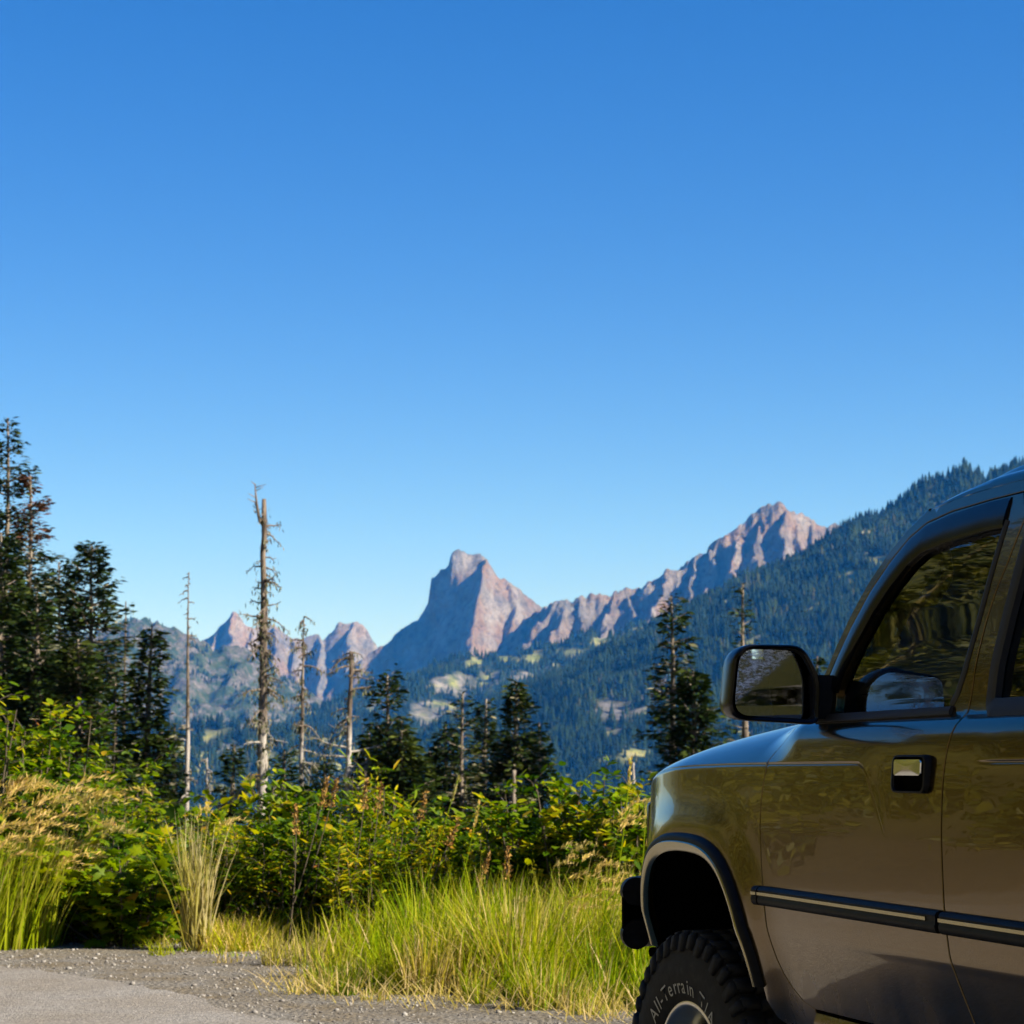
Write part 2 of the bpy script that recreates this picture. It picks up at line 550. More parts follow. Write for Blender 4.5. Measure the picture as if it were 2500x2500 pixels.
def hill(name, ridges, xs, ys, nz, patches, meadows, tree_n, th, label, seed):
    YMAX = ridges[0][0][0][1] + 25
    def H(X, Y):
        wx = X + 20 * fbm(X / 140, Y / 140, 2, seed)
        h = ridge_field(wx, Y, ridges)
        return np.maximum(h + nz * (ridged(X / 150, Y / 190, 3, seed + 5) - 1.0) + 3 * fbm(X / 40, Y / 40, 3, seed + 9), -260)
    me = grid_mesh(name, xs, ys, H, MAT_FOREST_FLOOR)
    co = np.empty(len(me.vertices) * 3, np.float32)
    me.vertices.foreach_get('co', co)
    co = co.reshape(-1, 3)

    def masks(Q):
        px, py = to_px(Q[:, 0], Q[:, 1], Q[:, 2])
        n = 1.1 * fbm(Q[:, 0] / 30, Q[:, 1] / 45, 4, seed + 30) - .32
        return np.clip((in_blobs(px, py, patches) + n) * 1.8, 0, .92), np.clip((in_blobs(px, py, meadows) + n) * 2.2, 0, 1)
    a, b = masks(co)
    at1 = me.attributes.new('patch', 'FLOAT', 'POINT'); at1.data.foreach_set('value', a.astype(np.float32))
    at2 = me.attributes.new('meadow', 'FLOAT', 'POINT'); at2.data.foreach_set('value', b.astype(np.float32))
    tag(obj(name, me), kind='structure')
    r = np.random.default_rng(seed)
    X = r.uniform(xs[0], xs[-1], tree_n)
    Y = r.uniform(ys[0], YMAX, tree_n)
    Z = H(X, Y)
    P = np.stack([X, Y, Z], -1)
    a, b = masks(P)
    dens = 0.9 + 0.8 * fbm(X / 90, Y / 90, 3, seed + 50)
    px, py = to_px(X, Y, Z)
    keep = (Z > -240) & (r.uniform(0, 1, tree_n) < dens) & (r.uniform(0, 1, tree_n) > np.maximum(a, b) * 0.99) & (px > -250) & (px < 2750) & (py < 2080) & (Y < YMAX)
    P = P[keep]
    forest(name.replace('hill', 'forest').replace('ridge', 'forest').replace('slope', 'forest'), P, th * r.uniform(0.55, 1.2, len(P)), label, seed)
    return H


r = np.random.default_rng(5)
X = r.uniform(-1150, -400, 14000); Y = r.uniform(4100, 5010, 14000)
Z = rnd_h(X, Y)
dn = fbm(X / 60, Y / 80, 4, 303) * 1.5 + .15 - .0022 * (Z - 150)
k = (r.uniform(0, 1, 14000) < dn) & (Z > -200)
forest('hill_shrub_forest', np.stack([X, Y, Z], -1)[k], 9.0 * r.uniform(.5, 1.3, int(k.sum())), 'scattered dark conifers on the bare rounded hill at left', 6)

# right-hand hillside: its crest falls from the right edge to the valley at left
crest = [(3400, 914), (3000, 974), (2700, 1074), (2520, 1124), (2452, 1160), (2354, 1169), (2323, 1182), (2287, 1237), (2245, 1263), (2225, 1304), (2173, 1338), (2095, 1377), (2033, 1406), (1976, 1446), (1914, 1472), (1852, 1493), (1785, 1529), (1700, 1553), (1601, 1610), (1499, 1629), (1438, 1659), (1350, 1694), (1266, 1717), (1210, 1740), (1080, 1801), (950, 1880), (800, 1980)]
cr = pxl(crest, 3400)
rr_ = [(cr, 0.50, 0.55)]
for a, b_, lean, dep in ((2354, 1155, 80, 900), (2095, 1311, 60, 800), (1785, 1479, 40, 750), (1438, 1629, 0, 600)):
    p0 = at(a, b_, 3400)
    rr_.append(([(p0[0] + lean * s, 3400 - dep * s, p0[2] - dep * .36 * s) for s in (0, .3, .6, 1)], 0.5, 0.5))
hill('forested_hill', rr_, np.arange(-420, 1150, 11.0), np.arange(2300, 3560, 12.0), 9,
     [(1510, 1745, 75, 48), (1590, 1680, 40, 35), (1640, 1640, 40, 30)], [(2130, 1372, 46, 14), (2120, 1300, 25, 8), (2340, 1400, 170, 150), (2400, 1550, 140, 110), (2240, 1550, 110, 80)], 72000, 16.5,
     'dark conifer forest covering the long hillside behind the car', 101)

mid = [(700, 1760), (870, 1690), (940, 1665), (1000, 1655), (1061, 1632), (1107, 1604), (1182, 1595), (1266, 1602), (1312, 1581), (1373, 1563), (1443, 1546), (1494, 1558), (1555, 1521), (1640, 1500), (1800, 1480), (2000, 1460)]
mr = [(pxl(mid, 4500), 0.55, 0.45)]
for a, b_, lean, dep in ((1107, 1604, -160, 900), (1300, 1590, -120, 800), (940, 1665, -120, 800), (1494, 1558, -60, 700)):
    p0 = at(a, b_, 4500)
    mr.append(([(p0[0] + lean * s, 4500 - dep * s, p0[2] - dep * .27 * s) for s in (0, .3, .6, 1)], 0.45, 0.45))
hill('middle_ridge', mr, np.arange(-560, 640, 12.0), np.arange(3450, 4640, 13.0), 8,
     [(1130, 1680, 90, 36), (1060, 1745, 70, 40), (1210, 1665, 55, 26), (930, 1720, 60, 26), (1260, 1650, 40, 14)], [(1270, 1612, 70, 14), (1400, 1592, 60, 14), (1480, 1568, 55, 12), (1180, 1618, 40, 10)], 27000, 15.5,
     'bluish conifer forest on the low ridge below the rock tower', 131)

val = [(-900, 1720), (0, 1745), (300, 1770), (600, 1780), (760, 1790), (900, 1815), (1100, 1850), (1400, 1900), (1900, 1950)]
vr = [(pxl(val, 3300), 0.4, 0.42)]
hill('valley_slope', vr, np.arange(-1300, 420, 14.0), np.arange(2300, 3420, 15.0), 10,
     [(570, 1830, 40, 16), (330, 1810, 40, 20)], [(500, 1850, 30, 12)], 40000, 17.0,
     'dense blue-green conifer forest low on the valley side behind the snags', 161)

# ---- the ground sheet: gravel pull-out, then the bank falling into the valley
EDGE = [(-60, 24), (-12, 19.0), (-3.6, 18.3), (-2.3, 17.2), (-1.0, 16.6), (0.2, 15.6), (0.9, 14.8), (1.6, 14.6), (4.0, 15.5), (60, 24)]


def edge_y(x):
    return np.interp(x, [e[0] for e in EDGE], [e[1] for e in EDGE])


def ground_h(X, Y):
    X, Y = np.asarray(X, float), np.asarray(Y, float)
    d = Y - edge_y(X) - 1.6
    drop = np.where(d > 0, -0.045 * d - np.where(d > 60, 0.32 * (d - 60), 0), 0)
    drop = np.maximum(drop, -300 + 0 * d)
    # the bank that climbs away to the left of the road
    l = np.maximum(-X - 11 - 0.24 * np.maximum(Y, 0), 0)
    up = np.minimum(1.3 * l, 95 + 0.1 * l)
    wob = 0.006 * fbm(X / 1.3, Y / 1.3, 3, 201) + np.clip(d, 0, 40) * 0.006 * fbm(X / 7, Y / 7, 3, 207) + np.clip(l, 0, 30) * 0.06 * fbm(X / 8, Y / 8, 3, 209)
    return drop + up + wob


M = Mat('ground_gravel')
co = M.coord('Object')
g1 = M.noise(38.0, 5, 0.75, co)
g2 = M.noise(3.0, 4, 0.6, co)
c = M.ramp(g1, [(0.3, (0.07, 0.064, 0.053)), (0.5, (0.16, 0.147, 0.124)), (0.66, (0.26, 0.24, 0.205)), (0.8, (0.37, 0.345, 0.30))])
c = M.mixc(M.ramp(g2, [(0.35, (0, 0, 0)), (0.7, (1, 1, 1))]), c, M.mixc(1.0, c, (0.82, 0.70, 0.50), 'MULTIPLY'))
soil = M.ramp(M.noise(14.0, 5, 0.7, co), [(0.3, (0.035, 0.026, 0.015)), (0.6, (0.09, 0.068, 0.035)), (0.8, (0.15, 0.12, 0.06))])
heath = M.ramp(M.noise(0.9, 9, 0.8, co), [(0.36, (0.012, 0.018, 0.004)), (0.47, (0.04, 0.046, 0.008)), (0.58, (0.12, 0.11, 0.016)), (0.72, (0.24, 0.18, 0.04))])
c = M.mixc(M.attr('soil'), c, soil)
c = M.mixc(M.attr('bank'), c, heath)
vor = M.n('ShaderNodeTexVoronoi', None, Scale=34.0)
M.t.links.new(co, vor.inputs['Vector'])
hgt = M.math('ADD', M.math('MULTIPLY', vor.outputs['Distance'], -1.0), M.math('MULTIPLY', g1, 0.8))
M.bsdf(Base_Color=c, Roughness=0.92, Specular_IOR_Level=0.25, Normal=M.bump(hgt, 0.9, 0.02))
MAT_GROUND = M.m


def spread(lo, mid0, mid1, hi, n0, n1, n2):
    a = mid0 - (np.linspace(1, 0, n0) ** 2.2) * (mid0 - lo)
    c_ = mid1 + (np.linspace(0, 1, n2) ** 2.6) * (hi - mid1)
    return np.unique(np.concatenate([a, np.linspace(mid0, mid1, n1), c_]))


gx = spread(-9000, -7, 5, 9000, 90, 110, 60)
gy = spread(-2500, 3, 21, 12000, 50, 130, 90)
me = grid_mesh('ground', gx, gy, ground_h, MAT_GROUND)
co_ = np.empty(len(me.vertices) * 3, np.float32)
me.vertices.foreach_get('co', co_)
co_ = co_.reshape(-1, 3)
sl = np.clip((co_[:, 1] - edge_y(co_[:, 0]) + 0.15 * fbm(co_[:, 0] * 2, co_[:, 1] * 2, 3, 5)) / 0.5, 0, 1)
bk = np.clip((np.maximum(-co_[:, 0] - 11 - 0.24 * np.maximum(co_[:, 1], 0), 0)) / 1.5, 0, 1)
bk = np.maximum(bk, np.clip((co_[:, 1] - 60) / 30, 0, 1))
me.attributes.new('soil', 'FLOAT', 'POINT').data.foreach_set('value', sl.astype(np.float32))
me.attributes.new('bank', 'FLOAT', 'POINT').data.foreach_set('value', bk.astype(np.float32))
tag(obj('ground', me), kind='structure')

# ---- haze: one box of even, pale blue air round everything
G = Geo().box((-9500, -2600, -330), (9500, 12500, 1150))
M = Mat('haze_air')
pv = M.n('ShaderNodeVolumePrincipled', None, Density=4.3e-5)
pv.inputs['Color'].default_value = (0.04, 0.33, 1.0, 1)
pv.inputs['Absorption Color'].default_value = (1, 1, 1, 1)
pv.inputs['Anisotropy'].default_value = 0.0
M.t.links.new(pv.outputs[0], M.out.inputs['Volume'])
tag(obj('haze', G.mesh('haze', M.m)), 'thin blue air filling the whole valley', 'haze', kind='stuff')
# ================================================================== the car
# car frame: x rearward from the front axle, y to the car's right, z up from the ground
def pchip(pts):
    x = np.array([p[0] for p in pts], float); y = np.array([p[1] for p in pts], float)
    h = np.diff(x); d = np.diff(y) / h
    m = np.zeros(len(x)); m[0], m[-1] = d[0], d[-1]
    for i in range(1, len(x) - 1):
        if d[i - 1] * d[i] > 0:
            w1, w2 = 2 * h[i] + h[i - 1], h[i] + 2 * h[i - 1]
            m[i] = (w1 + w2) / (w1 / d[i - 1] + w2 / d[i])

    def f(q):
        q = np.asarray(q, float)
        qq = np.clip(q, x[0], x[-1])
        i = np.clip(np.searchsorted(x, qq) - 1, 0, len(h) - 1)
        t = (qq - x[i]) / h[i]
        t2, t3 = t * t, t * t * t
        return (2 * t3 - 3 * t2 + 1) * y[i] + (t3 - 2 * t2 + t) * h[i] * m[i] + (-2 * t3 + 3 * t2) * y[i + 1] + (t3 - t2) * h[i] * m[i + 1]
    return f


def smooth(e0, e1, x):
    t = np.clip((x - e0) / (e1 - e0), 0, 1)
    return t * t * (3 - 2 * t)


def seg_dist(u, v, poly):
    u = np.asarray(u, float); v = np.asarray(v, float)
    d = np.full(np.shape(u), 1e9)
    for (a, b), (c, e) in zip(poly[:-1], poly[1:]):
        dx, dy = c - a, e - b
        t = np.clip(((u - a) * dx + (v - b) * dy) / (dx * dx + dy * dy + 1e-12), 0, 1)
        d = np.minimum(d, np.hypot(u - a - t * dx, v - b - t * dy))
    return d


def side_sign(u, v, poly):
    best = np.full(np.shape(u), 1e9); sg = np.zeros(np.shape(u))
    for (a, b), (c, e) in zip(poly[:-1], poly[1:]):
        dx, dy = c - a, e - b
        t = np.clip(((u - a) * dx + (v - b) * dy) / (dx * dx + dy * dy + 1e-12), 0, 1)
        d = np.hypot(u - a - t * dx, v - b - t * dy)
        m = d < best
        best = np.where(m, d, best)
        sg = np.where(m, dx * (v - b) - dy * (u - a), sg)
    return sg


base_w = pchip([(.40, .72), (.60, .785), (.66, .803), (.70, .813), (.76, .828), (.81, .840), (.832, .845), (.85, .8465), (.95, .849), (1.05, .849), (1.15, .845), (1.205, .841), (1.235, .838), (1.262, .834), (1.28, .828), (1.295, .818), (1.305, .806), (1.312, .799), (1.40, .785), (1.50, .764), (1.60, .743), (1.70, .718), (1.775, .692)])
front_in = pchip([(-.75, .36), (-.70, .30), (-.62, .22), (-.55, .16), (-.45, .10), (-.35, .06), (-.25, .03), (-.1, .008), (.08, 0), (2.2, 0), (2.6, .006), (3.0, .02), (3.4, .05)])
v_crease = pchip([(-.7, 1.05), (-.5, 1.11), (-.4, 1.138), (-.28, 1.165), (-.2, 1.18), (-.1, 1.193), (.0, 1.20), (.2, 1.206), (.654, 1.211), (1.2, 1.213), (2.0, 1.216)])
v_top = pchip([(-.7, 1.07), (-.60, 1.13), (-.52, 1.163), (-.43, 1.19), (-.28, 1.216), (-.1, 1.246), (.149, 1.277), (.466, 1.303), (.8, 1.325), (1.0, 1.335)])
ARCH_F = [(.612, .66), (.611, .70), (.607, .76), (.593, .815), (.56, .875), (.507, .935), (.44, .985), (.36, 1.017), (.26, 1.033), (.13, 1.037), (.0, 1.03), (-.10, 1.008), (-.18, .97), (-.25, .91), (-.30, .84), (-.335, .77), (-.35, .70)]
_ap = np.array(ARCH_F)
_at = np.concatenate([[0], np.cumsum(np.hypot(*np.diff(_ap, axis=0).T))])
_fu, _fv = pchip(list(zip(_at, _ap[:, 0]))), pchip(list(zip(_at, _ap[:, 1])))
_q = np.linspace(0, _at[-1], 90)
_sm = np.stack([_fu(_q), _fv(_q)], -1)
for _ in range(12): _sm[1:-1] = .25 * _sm[:-2] + .5 * _sm[1:-1] + .25 * _sm[2:]
ARCH_F = [tuple(p) for p in _sm]
ARCH_R = [(a + 2.56, b - 0.03) for a, b in ARCH_F]
GROOVES = [([(float(u_), float(v_crease(u_))) for u_ in np.linspace(-.40, 1.18, 40)] + [ (1.225, 1.2125), (1.252, 1.204), (1.272, 1.188), (1.32, 1.13), (1.372, 1.065)], .0026, .0040),
           ([(1.79, 1.2145), (2.05, 1.216), (2.9, 1.217)], .0026, .0040)]


def W(u, v):
    u = np.asarray(u, float); v = np.asarray(v, float)
    w = base_w(v)
    # the fender's shoulder rolls over into the bonnet
    vc, vt = v_crease(u), v_top(u)
    h = np.maximum(vt - vc, .02)
    r = np.clip((v - vc) / h, 0, 1)
    t = (1.44 - np.sqrt(np.maximum(1.44 ** 2 - 4 * .44 * r, 0))) / .88
    roll = 2 * t * (1 - t) * .045 + t * t * .14
    bl = smooth(.60, .86, u)
    wf = np.minimum(base_w(np.minimum(v, vc)), .845) - roll
    w = np.where(v > vc, w * bl + wf * (1 - bl), w)
    w = w - front_in(u)
    for A in (ARCH_F, ARCH_R):
        near = (u > A[-1][0] - .3) & (u < A[0][0] + .25)
        if np.any(near):
            d = np.where(near, seg_dist(u, v, A), 9.0)
            w = w + .017 * np.exp(-(d / .09) ** 2) * smooth(1.20, 1.05, v)
    for G_, dep, wid in GROOVES:
        d = seg_dist(u, v, G_)
        sg = side_sign(u, v, G_)
        fade = smooth(G_[-1][0] + .02, G_[-1][0] - .10, u) * smooth(G_[0][0] - .02, G_[0][0] + .10, u)
        w = w + dep * fade * np.where(sg > 0, np.exp(-d / .05), 0) * smooth(0, wid, d) - dep * .6 * fade * np.exp(-(d / (wid * .7)) ** 2)
    return w


def W_n(u, v, s):
    e = 6e-4
    wu = (W(u + e, v) - W(u - e, v)) / (2 * e)
    wv = (W(u, v + e) - W(u, v - e)) / (2 * e)
    n = np.stack([-wu, np.full(np.shape(wu), float(s)), -wv], -1)
    return n / np.linalg.norm(n, axis=-1)[:, None]


def dense(poly, step=.012, closed=True):
    out = []
    P = list(poly) + ([poly[0]] if closed else [])
    for (a, b), (c, d) in zip(P[:-1], P[1:]):
        n = max(1, int(math.hypot(c - a, d - b) / step + .5))
        for i in range(n):
            out.append((a + (c - a) * i / n, b + (d - b) * i / n))
    if not closed: out.append(P[-1])
    return out


def rounded(poly, rad):
    """round the corners of a closed outline; rad one number or one per corner"""
    out = []
    n = len(poly)
    rads = rad if isinstance(rad, (list, tuple)) else [rad] * n
    for i in range(n):
        p0, p1, p2 = (np.array(poly[(i + k) % n], float) for k in (-1, 0, 1))
        r = rads[i]
        a, b = p0 - p1, p2 - p1
        la, lb = np.linalg.norm(a), np.linalg.norm(b)
        r = min(r, la * .48, lb * .48)
        if r <= 1e-4:
            out.append(tuple(p1)); continue
        q0, q2 = p1 + a / la * r, p1 + b / lb * r
        for t in np.linspace(0, 1, 7):
            out.append(tuple((1 - t) ** 2 * q0 + 2 * t * (1 - t) * p1 + t * t * q2))
    return out


def inside(px, py, poly):
    poly = np.asarray(poly)
    c = np.zeros(px.shape, bool)
    x1, y1 = poly[-1]
    for x0, y0 in poly:
        cond = ((y0 > py) != (y1 > py)) & (px < (x1 - x0) * (py - y0) / (y1 - y0 + 1e-15) + x0)
        c ^= cond
        x1, y1 = x0, y0
    return c


VROWS = np.unique(np.concatenate([np.arange(.60, 1.26, .018), np.arange(.80, .86, .006), np.arange(1.255, 1.32, .004), np.arange(1.32, 1.80, .03)]))


def panel(name, outline, mat, s=-1, holes=(), parent=None, flange=.018, du=.03, off=0.0, rows=VROWS, grooves=True, mats=None):
    rings = [dense(outline)] + [dense(h_) for h_ in holes]
    ol = np.array(rings[0])
    us = np.arange(ol[:, 0].min(), ol[:, 0].max(), du)
    U, V = np.meshgrid(us, rows)
    pts = [np.stack([U.ravel(), V.ravel()], -1)]
    # extra rows on the rolling shoulder
    fr = np.linspace(.06, .985, 13)
    us2 = np.arange(ol[:, 0].min(), min(.95, ol[:, 0].max()), .012)
    U, Fq = np.meshgrid(us2, fr)
    pts.append(np.stack([U.ravel(), (v_crease(U) + Fq * (v_top(U) - v_crease(U))).ravel()], -1)[U.ravel() < .9])
    if grooves:
        P0 = np.concatenate(pts)
        far = np.ones(len(P0), bool)
        for G_, dep, wid in GROOVES: far &= seg_dist(P0[:, 0], P0[:, 1], G_) > wid * 2.9
        pts = [P0[far]]
        for G_, dep, wid in GROOVES:
            g = np.array(dense(G_, .012, False))
            tg = np.gradient(g, axis=0); tg /= np.linalg.norm(tg, axis=1)[:, None]
            nn = np.stack([-tg[:, 1], tg[:, 0]], -1)
            for k in (-2.2, -1.3, -.7, 0, .7, 1.3, 2.2):
                pts.append(g + nn * k * wid)
    P = np.concatenate(pts)
    keep = inside(P[:, 0], P[:, 1], ol)
    for r_ in rings[1:]: keep &= ~inside(P[:, 0], P[:, 1], r_)
    P = P[keep]
    B = np.concatenate([np.array(r_) for r_ in rings])
    md = np.full(len(P), 9.0)
    for k in range(0, len(B), 200):
        md = np.minimum(md, np.hypot(P[:, None, 0] - B[None, k:k + 200, 0], P[:, None, 1] - B[None, k:k + 200, 1]).min(1))
    P = P[md > .005]
    allp = np.concatenate([B, P])
    edges, o = [], 0
    for r_ in rings:
        n = len(r_)
        edges += [(o + i, o + (i + 1) % n) for i in range(n)]
        o += n
    vs, es, fs, *_ = delaunay_2d_cdt([Vector(p) for p in allp], edges, [], 0, 1e-6)
    vs = np.array([(a[0], a[1]) for a in vs])
    T = np.array([f for f in fs if len(f) == 3])
    cen = vs[T].mean(1)
    ok = inside(cen[:, 0], cen[:, 1], ol)
    for r_ in rings[1:]: ok &= ~inside(cen[:, 0], cen[:, 1], np.array(r_))
    T = T[ok]
    u, v = vs[:, 0], vs[:, 1]
    w = W(u, v) + off
    N = W_n(u, v, s)
    co = np.stack([u, s * w, v], -1)
    # winding so that faces look outward
    a = np.cross(co[T[:, 1]] - co[T[:, 0]], co[T[:, 2]] - co[T[:, 0]])
    fl = a[:, 1] * s < 0
    T[fl] = T[fl][:, ::-1]
    VV, NN, Q = [co], [N], []
    base = len(co)
    for k, r_ in enumerate(rings):
        r_ = np.array(r_)
        if len(r_) < 3 or flange <= 0: continue
        tg = np.roll(r_, -1, 0) - np.roll(r_, 1, 0)
        area = np.sum(r_[:, 0] * np.roll(r_[:, 1], -1) - np.roll(r_[:, 0], -1) * r_[:, 1])
        nn = np.stack([tg[:, 1], -tg[:, 0]], -1) * (1 if area > 0 else -1) * (1 if k == 0 else -1)
        nn /= np.linalg.norm(nn, axis=1)[:, None] + 1e-9
        wr = W(r_[:, 0], r_[:, 1]) + off
        top = np.stack([r_[:, 0], s * wr, r_[:, 1]], -1)
        Nr = W_n(r_[:, 0], r_[:, 1], s)
        lip = top - Nr * .0022 + np.stack([nn[:, 0], 0 * nn[:, 0], nn[:, 1]], -1) * .0014
        bot = lip - Nr * flange
        no = np.stack([nn[:, 0], 0 * nn[:, 0], nn[:, 1]], -1)
        n = len(r_)
        i = np.arange(n); j = (i + 1) % n
        q1 = np.stack([base + i, base + j, base + n + j, base + n + i], -1)
        q2 = np.stack([base + 2 * n + i, base + 2 * n + j, base + 3 * n + j, base + 3 * n + i], -1)
        if (area > 0) == (s < 0):
            pass
        Q += [q1, q2]
        VV += [top, lip, lip, bot]
        NN += [Nr, no, no, no]
        base += 4 * n
    VV = np.concatenate(VV); NN = np.concatenate(NN)
    Fl = [T]
    if Q:
        Q = np.concatenate(Q)
        a = np.cross(VV[Q[:, 1]] - VV[Q[:, 0]], VV[Q[:, 2]] - VV[Q[:, 0]])
        bad = np.einsum('ij,ij->i', a, NN[Q].mean(1)) < 0
        Q[bad] = Q[bad][:, ::-1]
        Fl.append(Q)
    me = mesh(name, VV, Fl, mat, True)
    me.normals_split_custom_set_from_vertices([tuple(n) for n in NN])
    return obj(name, me, parent)


def sweep(name, path, prof, mat, parent=None, s=-1, mats=None, midx=None, cap=True, smooth_=True, out_off=0.0, local=False):
    """sweep a profile (across, proud) along a path (u, v) lying on the body side"""
    p = np.array(path, float)
    tg = np.gradient(p, axis=0); tg /= np.linalg.norm(tg, axis=1)[:, None]
    nn = np.stack([-tg[:, 1], tg[:, 0]], -1)
    prof = np.array(prof, float)
    n = len(prof)
    rows = []
    w0 = W(p[:, 0], p[:, 1]) + out_off
    for (a, h) in prof:
        q = p + nn * a
        wq = W(q[:, 0], q[:, 1]) + out_off if local else w0
        rows.append(np.stack([q[:, 0], s * (wq + h), q[:, 1]], -1))
    V = np.stack(rows, 1).reshape(-1, 3)
    m = len(p)
    i = np.arange(m - 1)[:, None] * n
    j = np.arange(n - 1)[None, :]
    Q = np.stack([i + j, i + j + 1, i + n + j + 1, i + n + j], -1).reshape(-1, 4)
    if s > 0: Q = Q[:, ::-1]
    T = []
    if cap:
        for b in (0, (m - 1) * n):
            T += [(b, b + k, b + k + 1) for k in range(1, n - 1)]
    me = mesh(name, V, [Q] + ([np.array(T)] if T else []), mat, False, mats=mats, midx=None if midx is None else list(np.tile(midx, m - 1)) + [midx[0]] * len(T))
    o = obj(name, me, parent)
    if smooth_:
        me.polygons.foreach_set('use_smooth', np.ones(len(me.polygons), bool))
        me.set_sharp_from_angle(angle=math.radians(38))
    return o


def loft(rows, close=False):
    """rows (m, n, 3) -> V, Q"""
    R = np.asarray(rows, float)
    m, n = R.shape[:2]
    i = np.arange(m - 1)[:, None] * n
    if close:
        j = np.arange(n)[None, :]; k = (j + 1) % n
    else:
        j = np.arange(n - 1)[None, :]; k = j + 1
    return R.reshape(-1, 3), np.stack([i + j, i + k, i + n + k, i + n + j], -1).reshape(-1, 4)


def fin(o, ang=35):
    me = o.data
    bm = bmesh.new(); bm.from_mesh(me)
    bmesh.ops.remove_doubles(bm, verts=bm.verts, dist=1e-5)
    bmesh.ops.recalc_face_normals(bm, faces=bm.faces)
    bm.to_mesh(me); bm.free()
    me.polygons.foreach_set('use_smooth', np.ones(len(me.polygons), bool))
    me.set_sharp_from_angle(angle=math.radians(ang))
    return o


def part(name, V, F, mat, parent, ang=35):
    return fin(obj(name, mesh(name, V, F, mat), parent), ang)


def rbox(name, lo, hi, mat, parent, bev=.01, seg=2):
    bm = bmesh.new()
    bmesh.ops.create_cube(bm, size=1.0)
    for vv in bm.verts:
        for k in range(3):
            vv.co[k] = lo[k] if vv.co[k] < 0 else hi[k]
    bmesh.ops.bevel(bm, geom=bm.edges[:] + bm.verts[:], offset=bev, segments=seg, profile=.5, affect='EDGES')
    me = bpy.data.meshes.new(name)
    bm.to_mesh(me); bm.free()
    me.materials.append(mat)
    me.polygons.foreach_set('use_smooth', np.ones(len(me.polygons), bool))
    me.set_sharp_from_angle(angle=math.radians(40))
    return obj(name, me, parent)


# ---- materials
M = Mat('champagne_metallic_paint')
co = M.coord('Object')
dust_refl = M.noise(1.0, 6, 0.7, M.coord('Object', (6.0, 6.0, 2.2)))
scr = M.noise(1.0, 3, 0.6, M.coord('Object', (9, 9, 260)), 0.3)
sep = M.n('ShaderNodeSeparateXYZ', None, Vector=co)
low = M.math('MULTIPLY', M.math('SUBTRACT', 1.02, sep.outputs[2], True), 1.3, True)  # tan dust, stronger low down where it also imitates the gravel's reflection
dm = M.math('MULTIPLY', M.ramp(dust_refl, [(0.36, (0.15, 0.15, 0.15)), (0.70, (1, 1, 1))]), M.math('ADD', 0.05, low), True)
flake = M.n('ShaderNodeTexVoronoi', None, Scale=2200.0)
M.t.links.new(co, flake.inputs['Vector'])
fc = M.mixc(M.math('MULTIPLY', flake.outputs['Distance'], 0.5), (0.130, 0.079, 0.019), (0.185, 0.117, 0.032))
c = M.mixc(dm, fc, (0.17, 0.112, 0.042))
rg = M.math('ADD', 0.16, M.math('MULTIPLY', dm, 0.35))
cr_ = M.math('ADD', 0.006, M.math('MULTIPLY', M.ramp(scr, [(0.55, (0, 0, 0)), (0.75, (1, 1, 1))]), 0.05))
wav = M.noise(1.0, 2, 0.5, M.coord('Object', (5.0, 5.0, 7.0)))
pb = M.bsdf(Base_Color=c, Roughness=rg, Metallic=0.92, Coat_Weight=0.55, Coat_Roughness=cr_, Coat_IOR=1.5)
nb = M.bump(wav, 0.02, 0.02)
M.set(pb, 'Coat Normal', nb)
PAINT = M.m

M = Mat('black_trim')
nz = M.noise(40.0, 4, 0.6, M.coord('Object'))
M.bsdf(Base_Color=M.ramp(nz, [(0.3, (0.006, 0.006, 0.006)), (0.7, (0.014, 0.013, 0.012))]), Roughness=0.5, Specular_IOR_Level=0.12)
BLACK = M.m
MATTE = plain('matte_black', (0.005, 0.005, 0.005), 0.95, Specular_IOR_Level=0.0)
GLOSSBLK = plain('gloss_black_plastic', (0.004, 0.004, 0.004), 0.22, Specular_IOR_Level=0.2)
RUBSEAL = plain('rubber_seal', (0.008, 0.008, 0.008), 0.6)
M = Mat('tyre_rubber')
nz = M.noise(30.0, 5, 0.7, M.coord('Object'))
M.bsdf(Base_Color=M.ramp(nz, [(0.3, (0.014, 0.013, 0.011)), (0.55, (0.024, 0.022, 0.018)), (0.78, (0.045, 0.039, 0.030))]), Roughness=0.75, Specular_IOR_Level=0.3)
TYRE = M.m
LETTER = plain('raised_letter_white', (0.55, 0.52, 0.42), 0.6)
M = Mat('polished_alloy')
nz = M.noise(60.0, 4, 0.6, M.coord('Object'))
M.bsdf(Base_Color=(0.78, 0.74, 0.64), Metallic=1.0, Roughness=M.math('ADD', 0.22, M.math('MULTIPLY', nz, 0.25)))
ALLOY = M.m
CHROME = plain('bright_trim', (0.72, 0.72, 0.68), 0.12, 1.0)
DULLCHROME = plain('satin_bright_strip', (0.40, 0.35, 0.20), 0.20, 1.0)
M = Mat('glint_mirror')
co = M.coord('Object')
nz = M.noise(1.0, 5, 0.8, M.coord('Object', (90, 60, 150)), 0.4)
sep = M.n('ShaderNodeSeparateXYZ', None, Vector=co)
ty_ = M.math('ADD', M.math('MULTIPLY', sep.outputs[1], -0.75), sep.outputs[2])       # pale glitter of a reflection, painted on the upper outer half
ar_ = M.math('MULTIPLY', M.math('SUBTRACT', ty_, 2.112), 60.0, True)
glint = M.math('MULTIPLY', M.ramp(nz, [(0.44, (0.06, 0.06, 0.06)), (0.60, (1, 1, 1))]), ar_, True)
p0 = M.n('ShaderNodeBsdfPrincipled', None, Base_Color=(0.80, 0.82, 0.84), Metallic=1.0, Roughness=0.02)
p1 = M.n('ShaderNodeBsdfPrincipled', None, Base_Color=(0.80, 0.80, 0.78), Roughness=0.5)
